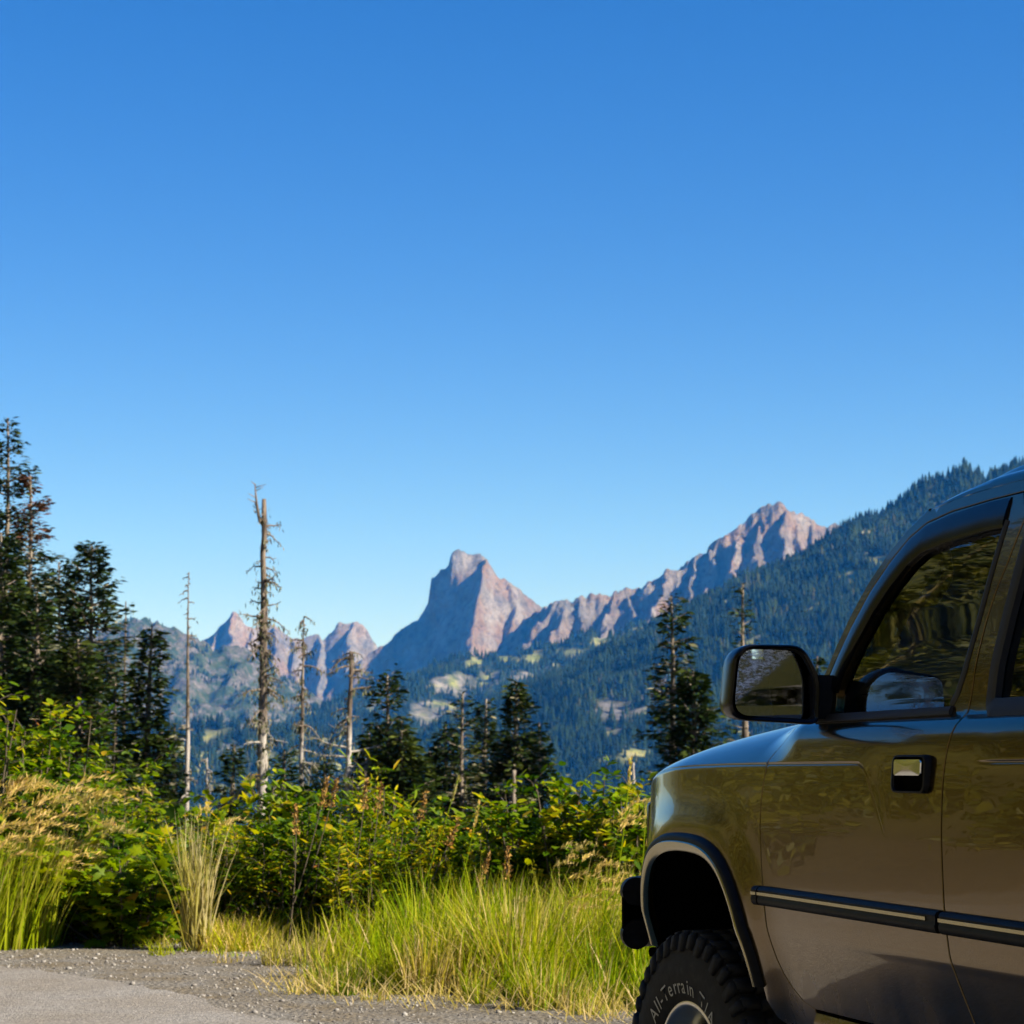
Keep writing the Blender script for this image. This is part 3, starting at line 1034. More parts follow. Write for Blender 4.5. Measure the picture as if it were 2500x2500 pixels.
mx = M.n('ShaderNodeMixShader', None)
for i_, q_ in ((0, glint), (1, p0.outputs[0]), (2, p1.outputs[0])): M.t.links.new(q_, mx.inputs[i_])
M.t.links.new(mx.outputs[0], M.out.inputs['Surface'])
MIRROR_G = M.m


def glass(name, tint, ior=1.75):
    M = Mat(name)
    fr = M.n('ShaderNodeFresnel', None, IOR=ior)
    tr = M.n('ShaderNodeBsdfTransparent', None, Color=tint)
    gl = M.n('ShaderNodeBsdfGlossy', None, Roughness=0.012, Color=(1, 1, 1))
    nz = M.noise(1.0, 2, 0.5, M.coord('Object', (4, 4, 9)))
    gl.inputs['Normal'].default_value = (0, 0, 0)
    M.t.links.new(M.bump(nz, 0.010, 0.02), gl.inputs['Normal'])
    mx = M.n('ShaderNodeMixShader', None)
    M.t.links.new(fr.outputs[0], mx.inputs[0])
    M.t.links.new(tr.outputs[0], mx.inputs[1])
    M.t.links.new(gl.outputs[0], mx.inputs[2])
    M.t.links.new(mx.outputs[0], M.out.inputs['Surface'])
    return M.m


GLASS = glass('side_window_glass', (0.97, 0.99, 0.97))
GLASSDK = glass('tinted_rear_glass', (0.20, 0.22, 0.20))
LENS = plain('clear_lamp_lens', (0.75, 0.76, 0.78), 0.08, Transmission_Weight=0.6)
AMBER = plain('amber_lens', (0.55, 0.16, 0.01), 0.15)
REDLENS = plain('red_lens', (0.35, 0.01, 0.01), 0.15)
M = Mat('interior_vinyl')
nz = M.noise(120.0, 4, 0.6, M.coord('Object'))
M.bsdf(Base_Color=M.ramp(nz, [(0.3, (0.012, 0.012, 0.013)), (0.7, (0.026, 0.025, 0.026))]), Roughness=0.55, Normal=M.bump(nz, 0.2, 0.001))
VINYL = M.m
M = Mat('interior_cloth')
nz = M.noise(90.0, 4, 0.6, M.coord('Object'))
M.bsdf(Base_Color=M.ramp(nz, [(0.3, (0.03, 0.027, 0.024)), (0.7, (0.07, 0.062, 0.055))]), Roughness=0.9)
CLOTH = M.m

CAR_D = np.array((.2599, -.9656)); CAR_D /= np.linalg.norm(CAR_D)
CAR_O = (1.2316, 6.6598, 0.0)
car = empty('parked_suv', CAR_O, math.atan2(CAR_D[1], CAR_D[0]))
tag(car, 'champagne metallic four-wheel-drive wagon parked at the right, its near side in shade', 'car')

# ---- outlines on the side of the body (rearward, up)
F_GAP = [(.775, 1.304), (.778, 1.284), (.739, 1.259), (.706, 1.240), (.686, 1.219), (.668, 1.178), (.656, 1.131), (.653, 1.085), (.655, 1.035), (.664, .969), (.680, .894), (.692, .839), (.700, .80), (.712, .764), (.730, .732), (.765, .700), (.81, .676), (.87, .664)]
R_GAP = [(1.782, 1.690), (1.745, 1.605), (1.714, 1.549), (1.695, 1.496), (1.684, 1.429), (1.678, 1.376), (1.672, 1.335), (1.672, 1.30), (1.668, 1.275), (1.659, 1.248), (1.652, 1.218), (1.647, 1.184), (1.645, 1.139), (1.648, 1.024), (1.653, .946), (1.660, .891), (1.669, .844), (1.678, .813), (1.689, .783), (1.705, .742), (1.722, .70), (1.74, .664)]
A_OUT = [(.80, 1.312), (.83, 1.335), (.87, 1.372), (.905, 1.42), (.94, 1.475), (.985, 1.535), (1.06, 1.612), (1.14, 1.672), (1.22, 1.720), (1.30, 1.748), (1.42, 1.762), (1.60, 1.768), (1.80, 1.770)]


def shift(line, d):
    p = np.array(line, float)
    t = np.gradient(p, axis=0); t /= np.linalg.norm(t, axis=1)[:, None]
    return [tuple(q) for q in p + np.stack([t[:, 1], -t[:, 0]], -1) * d]


A_IN = shift(A_OUT, .028)          # door frame edge under the pillar and roof rail
g = .0035


def off(line, d):
    return shift(line, d)


for s in (-1, 1):
    # front wing
    fg = [(a - g, b - g * .5) for a, b in F_GAP if a < .90]
    fender = [(.868, .602), (.70, .602), (.645, .622)] + ARCH_F + [(-.40, .66), (-.47, .70), (-.50, .80), (-.505, .95), (-.505, 1.08)]
    fender += [(u_, float(v_top(u_)) - .002) for u_ in np.linspace(-.505, .755, 40)]
    fender += [(a, min(b, 1.306)) for a, b in fg[1:]] + [(.868, .645)]
    panel('front_fender', fender, PAINT, s, parent=car)
    # front door: lower skin with the frame round the glass
    top = [p for p in A_IN if p[0] > .93]
    frame_r = [(a - .0042, b) for a, b in R_GAP]
    door = [(a + g, b) for a, b in F_GAP][::-1][1:]                    # up the front edge
    door = [(1.0, .664), (.87, .664)] + door + [(.80, 1.306), (.86, 1.32)] + [p for p in A_IN if .885 < p[0] < 1.70] + [(1.74, 1.741)] + frame_r
    win = rounded([(.985, 1.322)] + [(a + .004, b) for a, b in shift(A_IN, .060) if .97 < a < 1.60] + [(1.70, 1.700), (1.690, 1.63), (1.652, 1.464), (1.634, 1.393), (1.607, 1.345), (1.582, 1.322)], [0.02] + [0.0] * len([1 for a, b in shift(A_IN, .060) if .97 < a < 1.60]) + [.03, .0, .0, .0, .0, .03])
    hring = [(-.086, -.037), (.082, -.037), (.088, .040), (-.078, .040)]
    d = panel('front_door', door, PAINT, s, holes=[win, [(1.503 + a * .90, 1.190 + b * .90) for a, b in rounded(hring, .02)]], parent=car)
    if s < 0: d['label'] = 'front door nearest the camera, with chrome handle and mirror'
    # glass just inside the frame
    gl = panel('window_glass', [(a, b) for a, b in win], GLASS, s, parent=d, flange=0, off=-.012, grooves=False)
    # black seal round the glass, proud of the frame at the pillar and along the sill
    sill = [(a, b) for a, b in [(.90, 1.3105), (1.0, 1.3115), (1.2, 1.312), (1.4, 1.313), (1.60, 1.314)]]
    sweep('window_sill_strip', dense(sill, .02, False), [(.012, -.008), (.012, .006), (.004, .0085), (-.004, .006), (-.0062, .001), (-.0062, -.008)][::-1], RUBSEAL, d, s, local=True)
    ap = dense([p for p in shift(A_IN, .034) if .925 < p[0] < 1.55] + [(1.60, 1.7085), (1.695, 1.7085)], .015, False)
    sweep('rain_guard', ap, [(-.031, -.010), (-.031, .003), (-.024, .006), (.0, .0055), (.020, .0045), (.029, .002), (.031, -.010)], GLOSSBLK, d, s, local=True)
    bp = dense([(1.706, 1.69), (1.692, 1.63), (1.654, 1.464), (1.636, 1.393), (1.612, 1.35), (1.592, 1.328)], .015, False)
    sweep('rear_glass_seal', bp, [(-.009, -.010), (-.009, .002), (.0, .004), (.007, .002), (.009, -.010)], RUBSEAL, d, s)
    # roof rail and pillar skin above the door
    rail_low = [(a, b) for a, b in shift(A_OUT, .0235)]
    rail = [p for p in A_OUT] + [(2.6, 1.772), (3.25, 1.768), (3.25, 1.745), (2.6, 1.748)] + [(1.80, 1.7465)] + rail_low[::-1][1:]
    panel('roof_rail', rail, PAINT, s, parent=car, flange=.03, grooves=False)
    # rear door
    rd = [(a + .0042, b) for a, b in R_GAP[::-1]] + [(1.80, 1.7435), (2.46, 1.7445), (2.44, 1.60), (2.42, 1.45), (2.42, 1.31), (2.42, 1.18), (2.33, 1.06), (2.20, 1.0), (2.14, .94)]
    rd = rd + [(2.115, .88), (2.095, .80), (2.085, .72), (2.08, .664)]
    rwin = rounded([(1.760, 1.318), (1.768, 1.40), (1.782, 1.50), (1.806, 1.62), (1.832, 1.71), (2.37, 1.712), (2.355, 1.32)], [.03, 0, 0, 0, .03, .04, .04])
    d2 = panel('rear_door', rd, PAINT, s, holes=[rwin, [(2.30 + a * .90, 1.190 + b * .90) for a, b in rounded(hring, .02)]], parent=car)
    panel('window_glass', rwin, GLASSDK, s, parent=d2, flange=0, off=-.014, grooves=False)
    sweep('window_frame_trim', dense(rwin, .02) + [rwin[0]], [(-.019, -.012), (-.019, .002), (-.010, .005), (.012, .005), (.016, .001), (.016, -.012)], RUBSEAL, d2, s, local=True)
    # rear quarter
    q = [(2.427, 1.7445), (2.466, 1.7445), (3.22, 1.742), (3.27, 1.55), (3.30, 1.31), (3.34, 1.0), (3.34, .74), (3.20, .70), (3.172, .72)] + [(a, b) for a, b in ARCH_R[6:-6]] + [(2.20, .76), (2.125, .76), (2.145, .94), (2.205, 1.0), (2.335, 1.055), (2.427, 1.18), (2.427, 1.31), (2.427, 1.45), (2.447, 1.60)]
    q = [q[1]] + q[2:] + [(2.455, 1.70)]
    qwin = rounded([(2.52, 1.33), (2.535, 1.70), (3.10, 1.695), (3.16, 1.34)], .04)
    qp = panel('rear_quarter', q, PAINT, s, holes=[qwin], parent=car)
    panel('window_glass', qwin, GLASSDK, s, parent=qp, flange=0, off=-.014, grooves=False)
    # rocker under the doors
    V, Q = loft([[(u_, s * a, b) for a, b in [(.74, .57), (.785, .572), (.803, .60), (.808, .635), (.802, .655), (.76, .660)]] for u_ in np.linspace(.872, 2.12, 20)])
    part('sill', V, Q, PAINT, car)
    # inner shell behind the gaps
    V, Q = loft([[(u_, s * (float(W(u_, v_)) - .034), v_) for v_ in np.linspace(.60, 1.19, 24)] for u_ in np.linspace(.67, 2.10, 30)])
    part('inner_shell', V, Q, MATTE, car)
    # flares: black rubber outside, bright strip inside
    for A, nm in ((ARCH_F, 'front'), (ARCH_R, 'rear')):
        ar = dense(rounded(A[1:-1] if nm == 'front' else A[1:-1], 0.0), .015, False)[1:-1]
        fl_ = sweep('wheel_arch_flare', ar, [(-.003, -.02), (-.002, .004), (.003, .0125), (.009, .0165), (.017, .0165), (.020, .010)], BLACK, car, s)
        sweep('bright_strip', ar, [(.0175, .0155), (.021, .0185), (.029, .0175), (.040, .012), (.045, .004)], DULLCHROME, fl_, s)
        # liner
        ap_ = np.array(A)
        cu, cv = (A[0][0] + A[-1][0]) / 2, .70
        rows = []
        for y_ in (W(ap_[:, 0], ap_[:, 1]).mean() - .01, .66, .50, .42):
            sc = 1.0 if y_ > .7 else .985
            rows.append([(cu + (a - cu) * sc, s * min(y_, float(W(a, b)) - .012), cv + (b - cv) * sc) for a, b in A])
        rows.append([(cu, s * .42, cv)] * len(A))
        V, Q = loft(rows)
        part('wheel_well', V, Q, MATTE, car)
    # mud flap behind the front wheel
    part('mud_flap', *loft([[(.585, s * a, .76), (.600, s * a, .64), (.612, s * a, .46), (.622, s * a, .40)] for a in (.56, .70, .80)]), RUBSEAL, car)
    # side mouldings
    for a, b, dad, lab in ((.648, .6745, None, 0), (.682, 1.6465, d, 1), (1.664, 2.105, d2, 2)):
        mp = [(a + (b - a) * t, .909 - .0025 * (a + (b - a) * t - .65)) for t in np.linspace(0, 1, max(3, int((b - a) / .04)))]
        mo = sweep('side_moulding', mp, [(-.024, 0.0), (-.024, .011), (-.019, .0165), (-.009, .0185), (-.005, .0165), (.009, .0165), (.011, .0175), (.017, .014), (.020, .007), (.020, .0)], BLACK, dad or car, s)
        if dad is None:
            sweep('bright_strip', mp[0:1] * 0 + [(p_[0], p_[1]) for p_ in mp], [(-.0015, .0166), (-.0005, .0190), (.0065, .0194), (.0075, .0166)], DULLCHROME, mo, s)
        else:
            sweep('moulding_strip', [(p_[0] * 1.0, p_[1]) for p_ in mp][0:-1], [(-.0015, .0166), (-.0005, .0190), (.0065, .0194), (.0075, .0166)], DULLCHROME, dad, s)
    # door handles: black bezel, bright pull over a dark cup
    for (hu, dad) in ((1.503, d), (2.30, d2)):
        hv = 1.190
        ring = np.array(rounded([(-.086, -.037), (.082, -.037), (.088, .040), (-.078, .040)], .02))
        w0 = float(W(hu, hv))
        rows = []
        for sc, h in ((1.0, -.004), (1.0, .006), (.965, .012), (.90, .013), (.87, .008)):
            rows.append([(hu + a * sc, s * (w0 + h - .035 * (b * sc)), hv + b * sc) for a, b in ring])
        hd = part('door_handle', *loft(rows, True), BLACK, dad, 50)
        rows = []
        for sc, h in ((.87, .008), (.85, -.012), (.5, -.02), (0.0, -.02)):
            rows.append([(hu + a * sc, s * (w0 + h - .035 * (b * sc)), hv + b * sc) for a, b in ring])
        part('handle_cup', *loft(rows, True), MATTE, dad, 50)
        pull = np.array(rounded([(-.070, -.002), (.062, -.002), (.066, .031), (-.066, .031)], .008))
        rows = []
        for sc, h in ((1.0, -.006), (1.0, .008), (.97, .0125), (.6, .0135), (0.0, .014)):
            rows.append([(hu + (a + .002) * sc - .002, s * (w0 + h), hv + .0145 + (b - .0145) * sc) for a, b in pull])
        V, Q = loft(rows, True)
        hp = obj('handle_pull', mesh('handle_pull', V, Q, CHROME), dad)
        fin(hp, 30)
    # door mirror
    mu, mw, mv = .975, .932, 1.388
    rr = np.array(rounded([(-.108, -.078), (.100, -.090), (.106, .018), (.066, .089), (-.088, .089)], [.045, .02, .05, .03, .045]))
    rows = []
    for dpt, sc, tilt in ((.000, .90, 0), (.004, .955, 0), (.000, .985, 0), (-.012, 1.0, 0), (-.05, .99, 0), (-.085, .94, 0), (-.112, .82, 0), (-.128, .6, 0), (-.134, 0.0, 0)):
        rows.append([(mu + dpt + .10 * (-a) * .0 + .05 * a, s * (mw + (-a if True else a)), mv + b) if False else (mu + dpt + .10 * a * 1.0, s * (mw - a * sc), mv + b * sc) for a, b in rr])
    mi = part('side_mirror', *loft(rows, True), GLOSSBLK, car, 40)
    rows = []
    for dpt, sc in ((.0, .90), (-.010, .895), (-.0105, .86)):
        rows.append([(mu + dpt + .10 * a, s * (mw - a * sc), mv + b * sc) for a, b in rr])
    part('mirror_rim', *loft(rows, True), BLACK, mi, 40)
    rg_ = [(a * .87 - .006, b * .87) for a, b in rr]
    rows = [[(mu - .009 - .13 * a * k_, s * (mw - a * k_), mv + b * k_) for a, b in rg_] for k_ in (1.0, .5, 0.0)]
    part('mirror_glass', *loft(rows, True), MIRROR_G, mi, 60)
    # foot of the mirror on the door corner
    V, Q = loft([[(a, s * w_, b) for a, b in [(.905, 1.312), (.962, 1.312), (.964, 1.345), (.962, 1.41), (.945, 1.40), (.915, 1.36)]] for w_ in (.77, .80, .845)], True)
    part('mirror_foot', V, Q, BLACK, mi, 40)

# ---- bonnet, scuttle, windscreen, roof
us = np.linspace(-.56, .80, 40)
rows = []
for u_ in us:
    we = float(W(u_, float(v_top(u_)) - .002)) - .003
    vt = float(v_top(u_)) - .0015
    rows.append([(u_ - .03 * (1 - (k * k)), we * k, vt + .012 * (1 - k * k)) for k in np.linspace(-1, 1, 25)])
part('hood', *loft(rows), PAINT, car, 60)
rows = [[(u_ - .05 * (1 - k * k), .70 * k, z_) for k in np.linspace(-1, 1, 17)] for u_, z_ in ((.79, 1.318), (.83, 1.325), (.90, 1.338))]
part('cowl', *loft(rows), BLACK, car, 60)


def ws_edge(t):     # windscreen edge, bottom to top
    return (.865 + (1.300 - .865) * t + .02 * math.sin(math.pi * t), .735 - .060 * t, 1.338 + (1.752 - 1.338) * t + .012 * math.sin(math.pi * t))


rows = []
for t in np.linspace(0, 1, 16):
    eu, ew, ev = ws_edge(t)
    rows.append([(eu - (.085 - .02 * t) * (1 - k * k), ew * k, ev + .004 * (1 - k * k)) for k in np.linspace(-1, 1, 25)])
part('windshield', *loft(rows), GLASS, car, 60)
for s in (-1, 1):
    # pillar: outer skin edge to the windscreen edge, and its thick inner trim
    ao = np.array(dense(A_OUT[:10], .02, False))
    n = len(ao)
    outer = np.stack([ao[:, 0], s * W(ao[:, 0], ao[:, 1]), ao[:, 1]], -1)
    ed = np.array([ws_edge(t) for t in np.linspace(0, 1, n)]); ed[:, 1] *= s
    mid_ = (outer + ed) / 2 + np.array([-.012, s * .006, .006])
    q1 = outer * .75 + ed * .25 + np.array([-.008, s * .006, .004])
    pl = part('windshield_pillar', *loft(np.stack([outer, q1, mid_, ed], 0)), PAINT, car, 60)
    ins = ed + np.array([.02, -s * .012, -.004])
    inn = ed + np.array([.085, -s * .005, -.025])
    back = np.stack([ao[:, 0] + .075, s * (W(ao[:, 0], ao[:, 1]) - .045), ao[:, 1] - .035], -1)
    part('pillar_trim', *loft(np.stack([ed, ins, inn, back], 0)), VINYL, car, 60)
# roof
roof_v = pchip(A_OUT + [(2.6, 1.772), (3.3, 1.767)])
us = np.concatenate([np.linspace(1.285, 1.7, 30), np.linspace(1.72, 3.27, 40)])
prof = [(.694, 1.770), (.690, 1.781), (.682, 1.790), (.671, 1.7955), (.662, 1.797), (.655, 1.7955), (.649, 1.799), (.641, 1.809), (.628, 1.8175), (.612, 1.8185), (.604, 1.8175), (.592, 1.823), (.56, 1.831), (.46, 1.842), (.30, 1.851), (.15, 1.8555), (0, 1.857)]
rows = []
for u_ in us:
    k = float(smooth(1.22, 1.62, u_))
    kr = float(smooth(3.30, 3.05, u_))
    f = (.30 + .70 * k) * (.4 + .6 * kr)
    bv = float(roof_v(u_)); bw = float(W(u_, bv)) - .0015
    half = [(w_ * bw / .694, bv + .001 + (v_ - 1.770) * f) for w_, v_ in prof]
    full = [(-w_, v_) for w_, v_ in half] + [(w_, v_) for w_, v_ in half[::-1][1:]]
    rows.append([(u_ - .055 * (1 - (w_ / .694) ** 2) * (1 - k), w_, v_) for w_, v_ in full])
part('roof', *loft(rows), PAINT, car, 22)
rows = [[(u_ - .05 * (1 - (w_ / .68) ** 2) * (1 - float(smooth(1.27, 1.66, u_))), w_, 1.745 + .06 * (1 - (w_ / .68) ** 2) * float(smooth(1.2, 1.7, u_))) for w_ in np.linspace(-.69, .69, 15)] for u_ in np.linspace(1.36, 3.25, 20)]
part('headlining', *loft(rows), CLOTH, car, 60)
# tailgate
rows = [[(3.335 - .0 * v_ + (.0 if v_ < 1.3 else -(v_ - 1.3) * .17), k * (float(base_w(v_)) - .065), v_) for k in np.linspace(-1, 1, 9)] for v_ in (.74, .9, 1.05, 1.2, 1.31)]
tg_ = part('tailgate', *loft(rows), PAINT, car)
part('window_glass', *loft([[(3.335 - (v_ - 1.3) * .17, k * (float(base_w(v_)) - .08), v_) for k in np.linspace(-1, 1, 9)] for v_ in (1.315, 1.5, 1.74)]), GLASSDK, tg_)
for s in (-1, 1):
    rbox('tail_light', (3.31, s * .70 - .06, 1.0), (3.36, s * .70 + .06, 1.28), REDLENS, car, .015)
rbox('rear_bumper', (3.30, -.80, .58), (3.46, .80, .73), BLACK, car, .03, 3)

# ---- nose
rows = [[(-.60 - .05 * (1 - k * k) - (.02 if z_ < .9 else 0), k * (.63), z_) for k in np.linspace(-1, 1, 13)] for z_ in (.80, .92, 1.0, 1.09, 1.135)]
part('front_panel', *loft(rows), PAINT, car)
gr = rbox('grille', (-.675, -.36, .94), (-.63, .36, 1.09), BLACK, car, .012)
for k in range(5):
    rbox('grille_bar', (-.682, -.345, .956 + k * .027), (-.674, .345, .966 + k * .027), DULLCHROME, gr, .002, 1)
for s in (-1, 1):
    hl = rbox('headlight', (-.672, s * .485 - .105, .945), (-.60, s * .485 + .105, 1.085), LENS, car, .015)
    rbox('lamp_bezel', (-.612, s * .678 - .038, .975), (-.556, s * .678 + .038, 1.105), GLOSSBLK, car, .012)
    # corner lamp wraps from the nose to the wing
    pts = [(-.508, .70 + .003), (-.545, .672), (-.585, .637), (-.622, .60)]
    rows = [[(a, s * b, z_) for a, b in pts] for z_ in (.955, 1.0, 1.05, 1.085)]
    part('corner_lamp', *loft(rows), AMBER, car)
    rows = [[(a + .004, s * (b - .004), z_) for a, b in pts] for z_ in (.66, .80, .952)]
    part('nose_corner', *loft(rows), PAINT, car)
    rows = [[(a + .004, s * (b - .004), z_) for a, b in pts] for z_ in (1.088, 1.12, 1.135)]
    part('nose_corner', *loft(rows), PAINT, car)
# tube bumper: two tubes that wrap round the corner, ends cut facing back
bmp = empty('tube_bumper'); bmp.parent = car
for tv, rad in ((.858, .0395), (.738, .0400)):
    P = []
    half = [(-.495, .783), (-.53, .778), (-.57, .755), (-.605, .715), (-.63, .66), (-.65, .58), (-.70, .45), (-.74, .25), (-.75, 0)]
    f_ = pchip([(i, a) for i, (a, b) in enumerate(half)]); f2 = pchip([(i, b) for i, (a, b) in enumerate(half)])
    tt = np.linspace(0, len(half) - 1, 40)
    hp = [(float(f_(t)), float(f2(t))) for t in tt]
    path = [(a, -b, tv) for a, b in hp] + [(a, b, tv) for a, b in hp[::-1][1:]]
    G = Geo().tube(path, rad, 20)
    fin(obj('bumper_tube', G.mesh('bumper_tube', BLACK), bmp), 40)
rows = [[(a + dx_, -b - dw_, z_) for a, b in hp] + [(a + dx_, b + dw_, z_) for a, b in hp[::-1][1:]] for z_, dx_, dw_ in ((.738, .004, -.02), (.738, -.002, .036), (.858, -.002, .036), (.858, .004, -.02))]
part('bumper_plate', *loft(rows), MATTE, bmp, 60)
for s in (-1, 1):
    rbox('bumper_bracket', (-.66, s * .42 - .03, .66), (-.30, s * .42 + .03, .80), MATTE, bmp, .01)
    rbox('tow_hook', (-.56, s * .70 - .03, .672), (-.42, s * .70 + .05, .700), MATTE, bmp, .01)

# ---- floor pan, frame, axle
G = Geo().box((-.45, -.42, .55), (3.2, .42, .80)).box((.62, -.78, .56), (2.1, .78, .66))
fin(obj('underbody', G.mesh('underbody', MATTE), car))
for u_ in (.02, 2.645):
    fin(obj('axle', Geo().tube([(u_, -.66, .40), (u_, .66, .40)], .05, 12).mesh('axle', MATTE), car))
rows = []
for z_, u_ in ((1.19, .64), (.66, .66)):
    rows.append([(u_, -.76, z_), (u_, .76, z_)])
part('firewall', *loft(rows), MATTE, car)

# ---- inside
V, Q = loft([[(u_, w_, z_) for u_, z_ in pr] for w_, pr in (
    (-.74, [(.80, 1.30), (.93, 1.355), (1.06, 1.372), (1.10, 1.34), (1.10, 1.1)]),
    (-.62, [(.80, 1.31), (.93, 1.372), (1.08, 1.400), (1.14, 1.35), (1.12, 1.1)]),
    (-.50, [(.80, 1.31), (.94, 1.385), (1.12, 1.425), (1.19, 1.36), (1.14, 1.1)]),
    (-.22, [(.80, 1.31), (.94, 1.385), (1.12, 1.425), (1.19, 1.36), (1.14, 1.1)]),
    (-.12, [(.80, 1.31), (.93, 1.36), (1.05, 1.37), (1.12, 1.33), (1.12, 1.1)]),
    (.74, [(.80, 1.30), (.93, 1.355), (1.03, 1.36), (1.10, 1.32), (1.10, 1.1)]))])
dash = part('dashboard', V, Q, VINYL, car, 45)
for k in range(4):
    rbox('vent_slat', (1.00 + k * .018, -.66, 1.392 + k * .003), (1.008 + k * .018, -.58, 1.398 + k * .003), GLOSSBLK, dash, .001, 1)
bm = bmesh.new()
tor = Geo()
an = np.linspace(0, 2 * np.pi, 41)
tor.tube(np.stack([1.34 + .075 * np.sin(an), -.36 + .185 * np.cos(an), 1.30 + .17 * np.sin(an)], -1), .014, 10, cap=False)
sw = fin(obj('steering_wheel', tor.mesh('steering_wheel', VINYL), car), 60)
G = Geo().tube([(1.36, -.36, 1.30), (1.10, -.36, 1.20)], .03, 10)
for a in (0, 2.2, 4.1):
    G.tube([(1.34, -.36, 1.30), (1.34 + .07 * math.sin(a), -.36 + .18 * math.cos(a), 1.30 + .165 * math.sin(a))], .014, 6)
fin(obj('steering_column', G.mesh('steering_column', VINYL), car), 60)
for s in (-1, 1):
    st_ = rbox('seat', (1.62, s * .38 - .24, 1.02), (2.0, s * .38 + .24, 1.14), CLOTH, car, .04, 3)
    V, Q = loft([[(u_ + dx, s * .38 + w_, z_) for dx, w_ in ((-.05, -.20), (-.07, 0), (-.05, .20), (.05, .20), (.06, 0), (.05, -.20))] for u_, z_ in ((1.99, 1.06), (2.03, 1.25), (2.08, 1.45), (2.10, 1.50))], True)
    part('seat_back', V, Q, CLOTH, st_, 60)
    rbox('headrest', (2.06, s * .38 - .12, 1.53), (2.15, s * .38 + .12, 1.68), CLOTH, st_, .03, 3)
    rbox('door_lining', (.92, s * .752 - .02, .70), (2.35, s * .752 + .02, 1.305), VINYL, car, .01)
    # sun visor
    part('sun_visor', *loft([[(u_, s * w_, z_) for u_, z_ in ((1.40, 1.752), (1.60, 1.712), (1.605, 1.700), (1.40, 1.735))] for w_ in (.60, .35, .10)], True), CLOTH, car)
# grab handle on the near pillar
gp = [(1.255, .668, 1.704), (1.285, .668, 1.682), (1.310, .67, 1.649), (1.320, .672, 1.613), (1.297, .674, 1.589), (1.247, .676, 1.563), (1.19, .678, 1.561), (1.13, .680, 1.568), (1.075, .69, 1.556)]
fq = [pchip([(i, p_[k]) for i, p_ in enumerate(gp)]) for k in range(3)]
tt = np.linspace(0, len(gp) - 1, 40)
for s in (-1, 1):
    G = Geo().tube(np.stack([fq[0](tt), s * fq[1](tt), fq[2](tt)], -1), .013, 10)
    fin(obj('grab_handle', G.mesh('grab_handle', VINYL), car), 60)

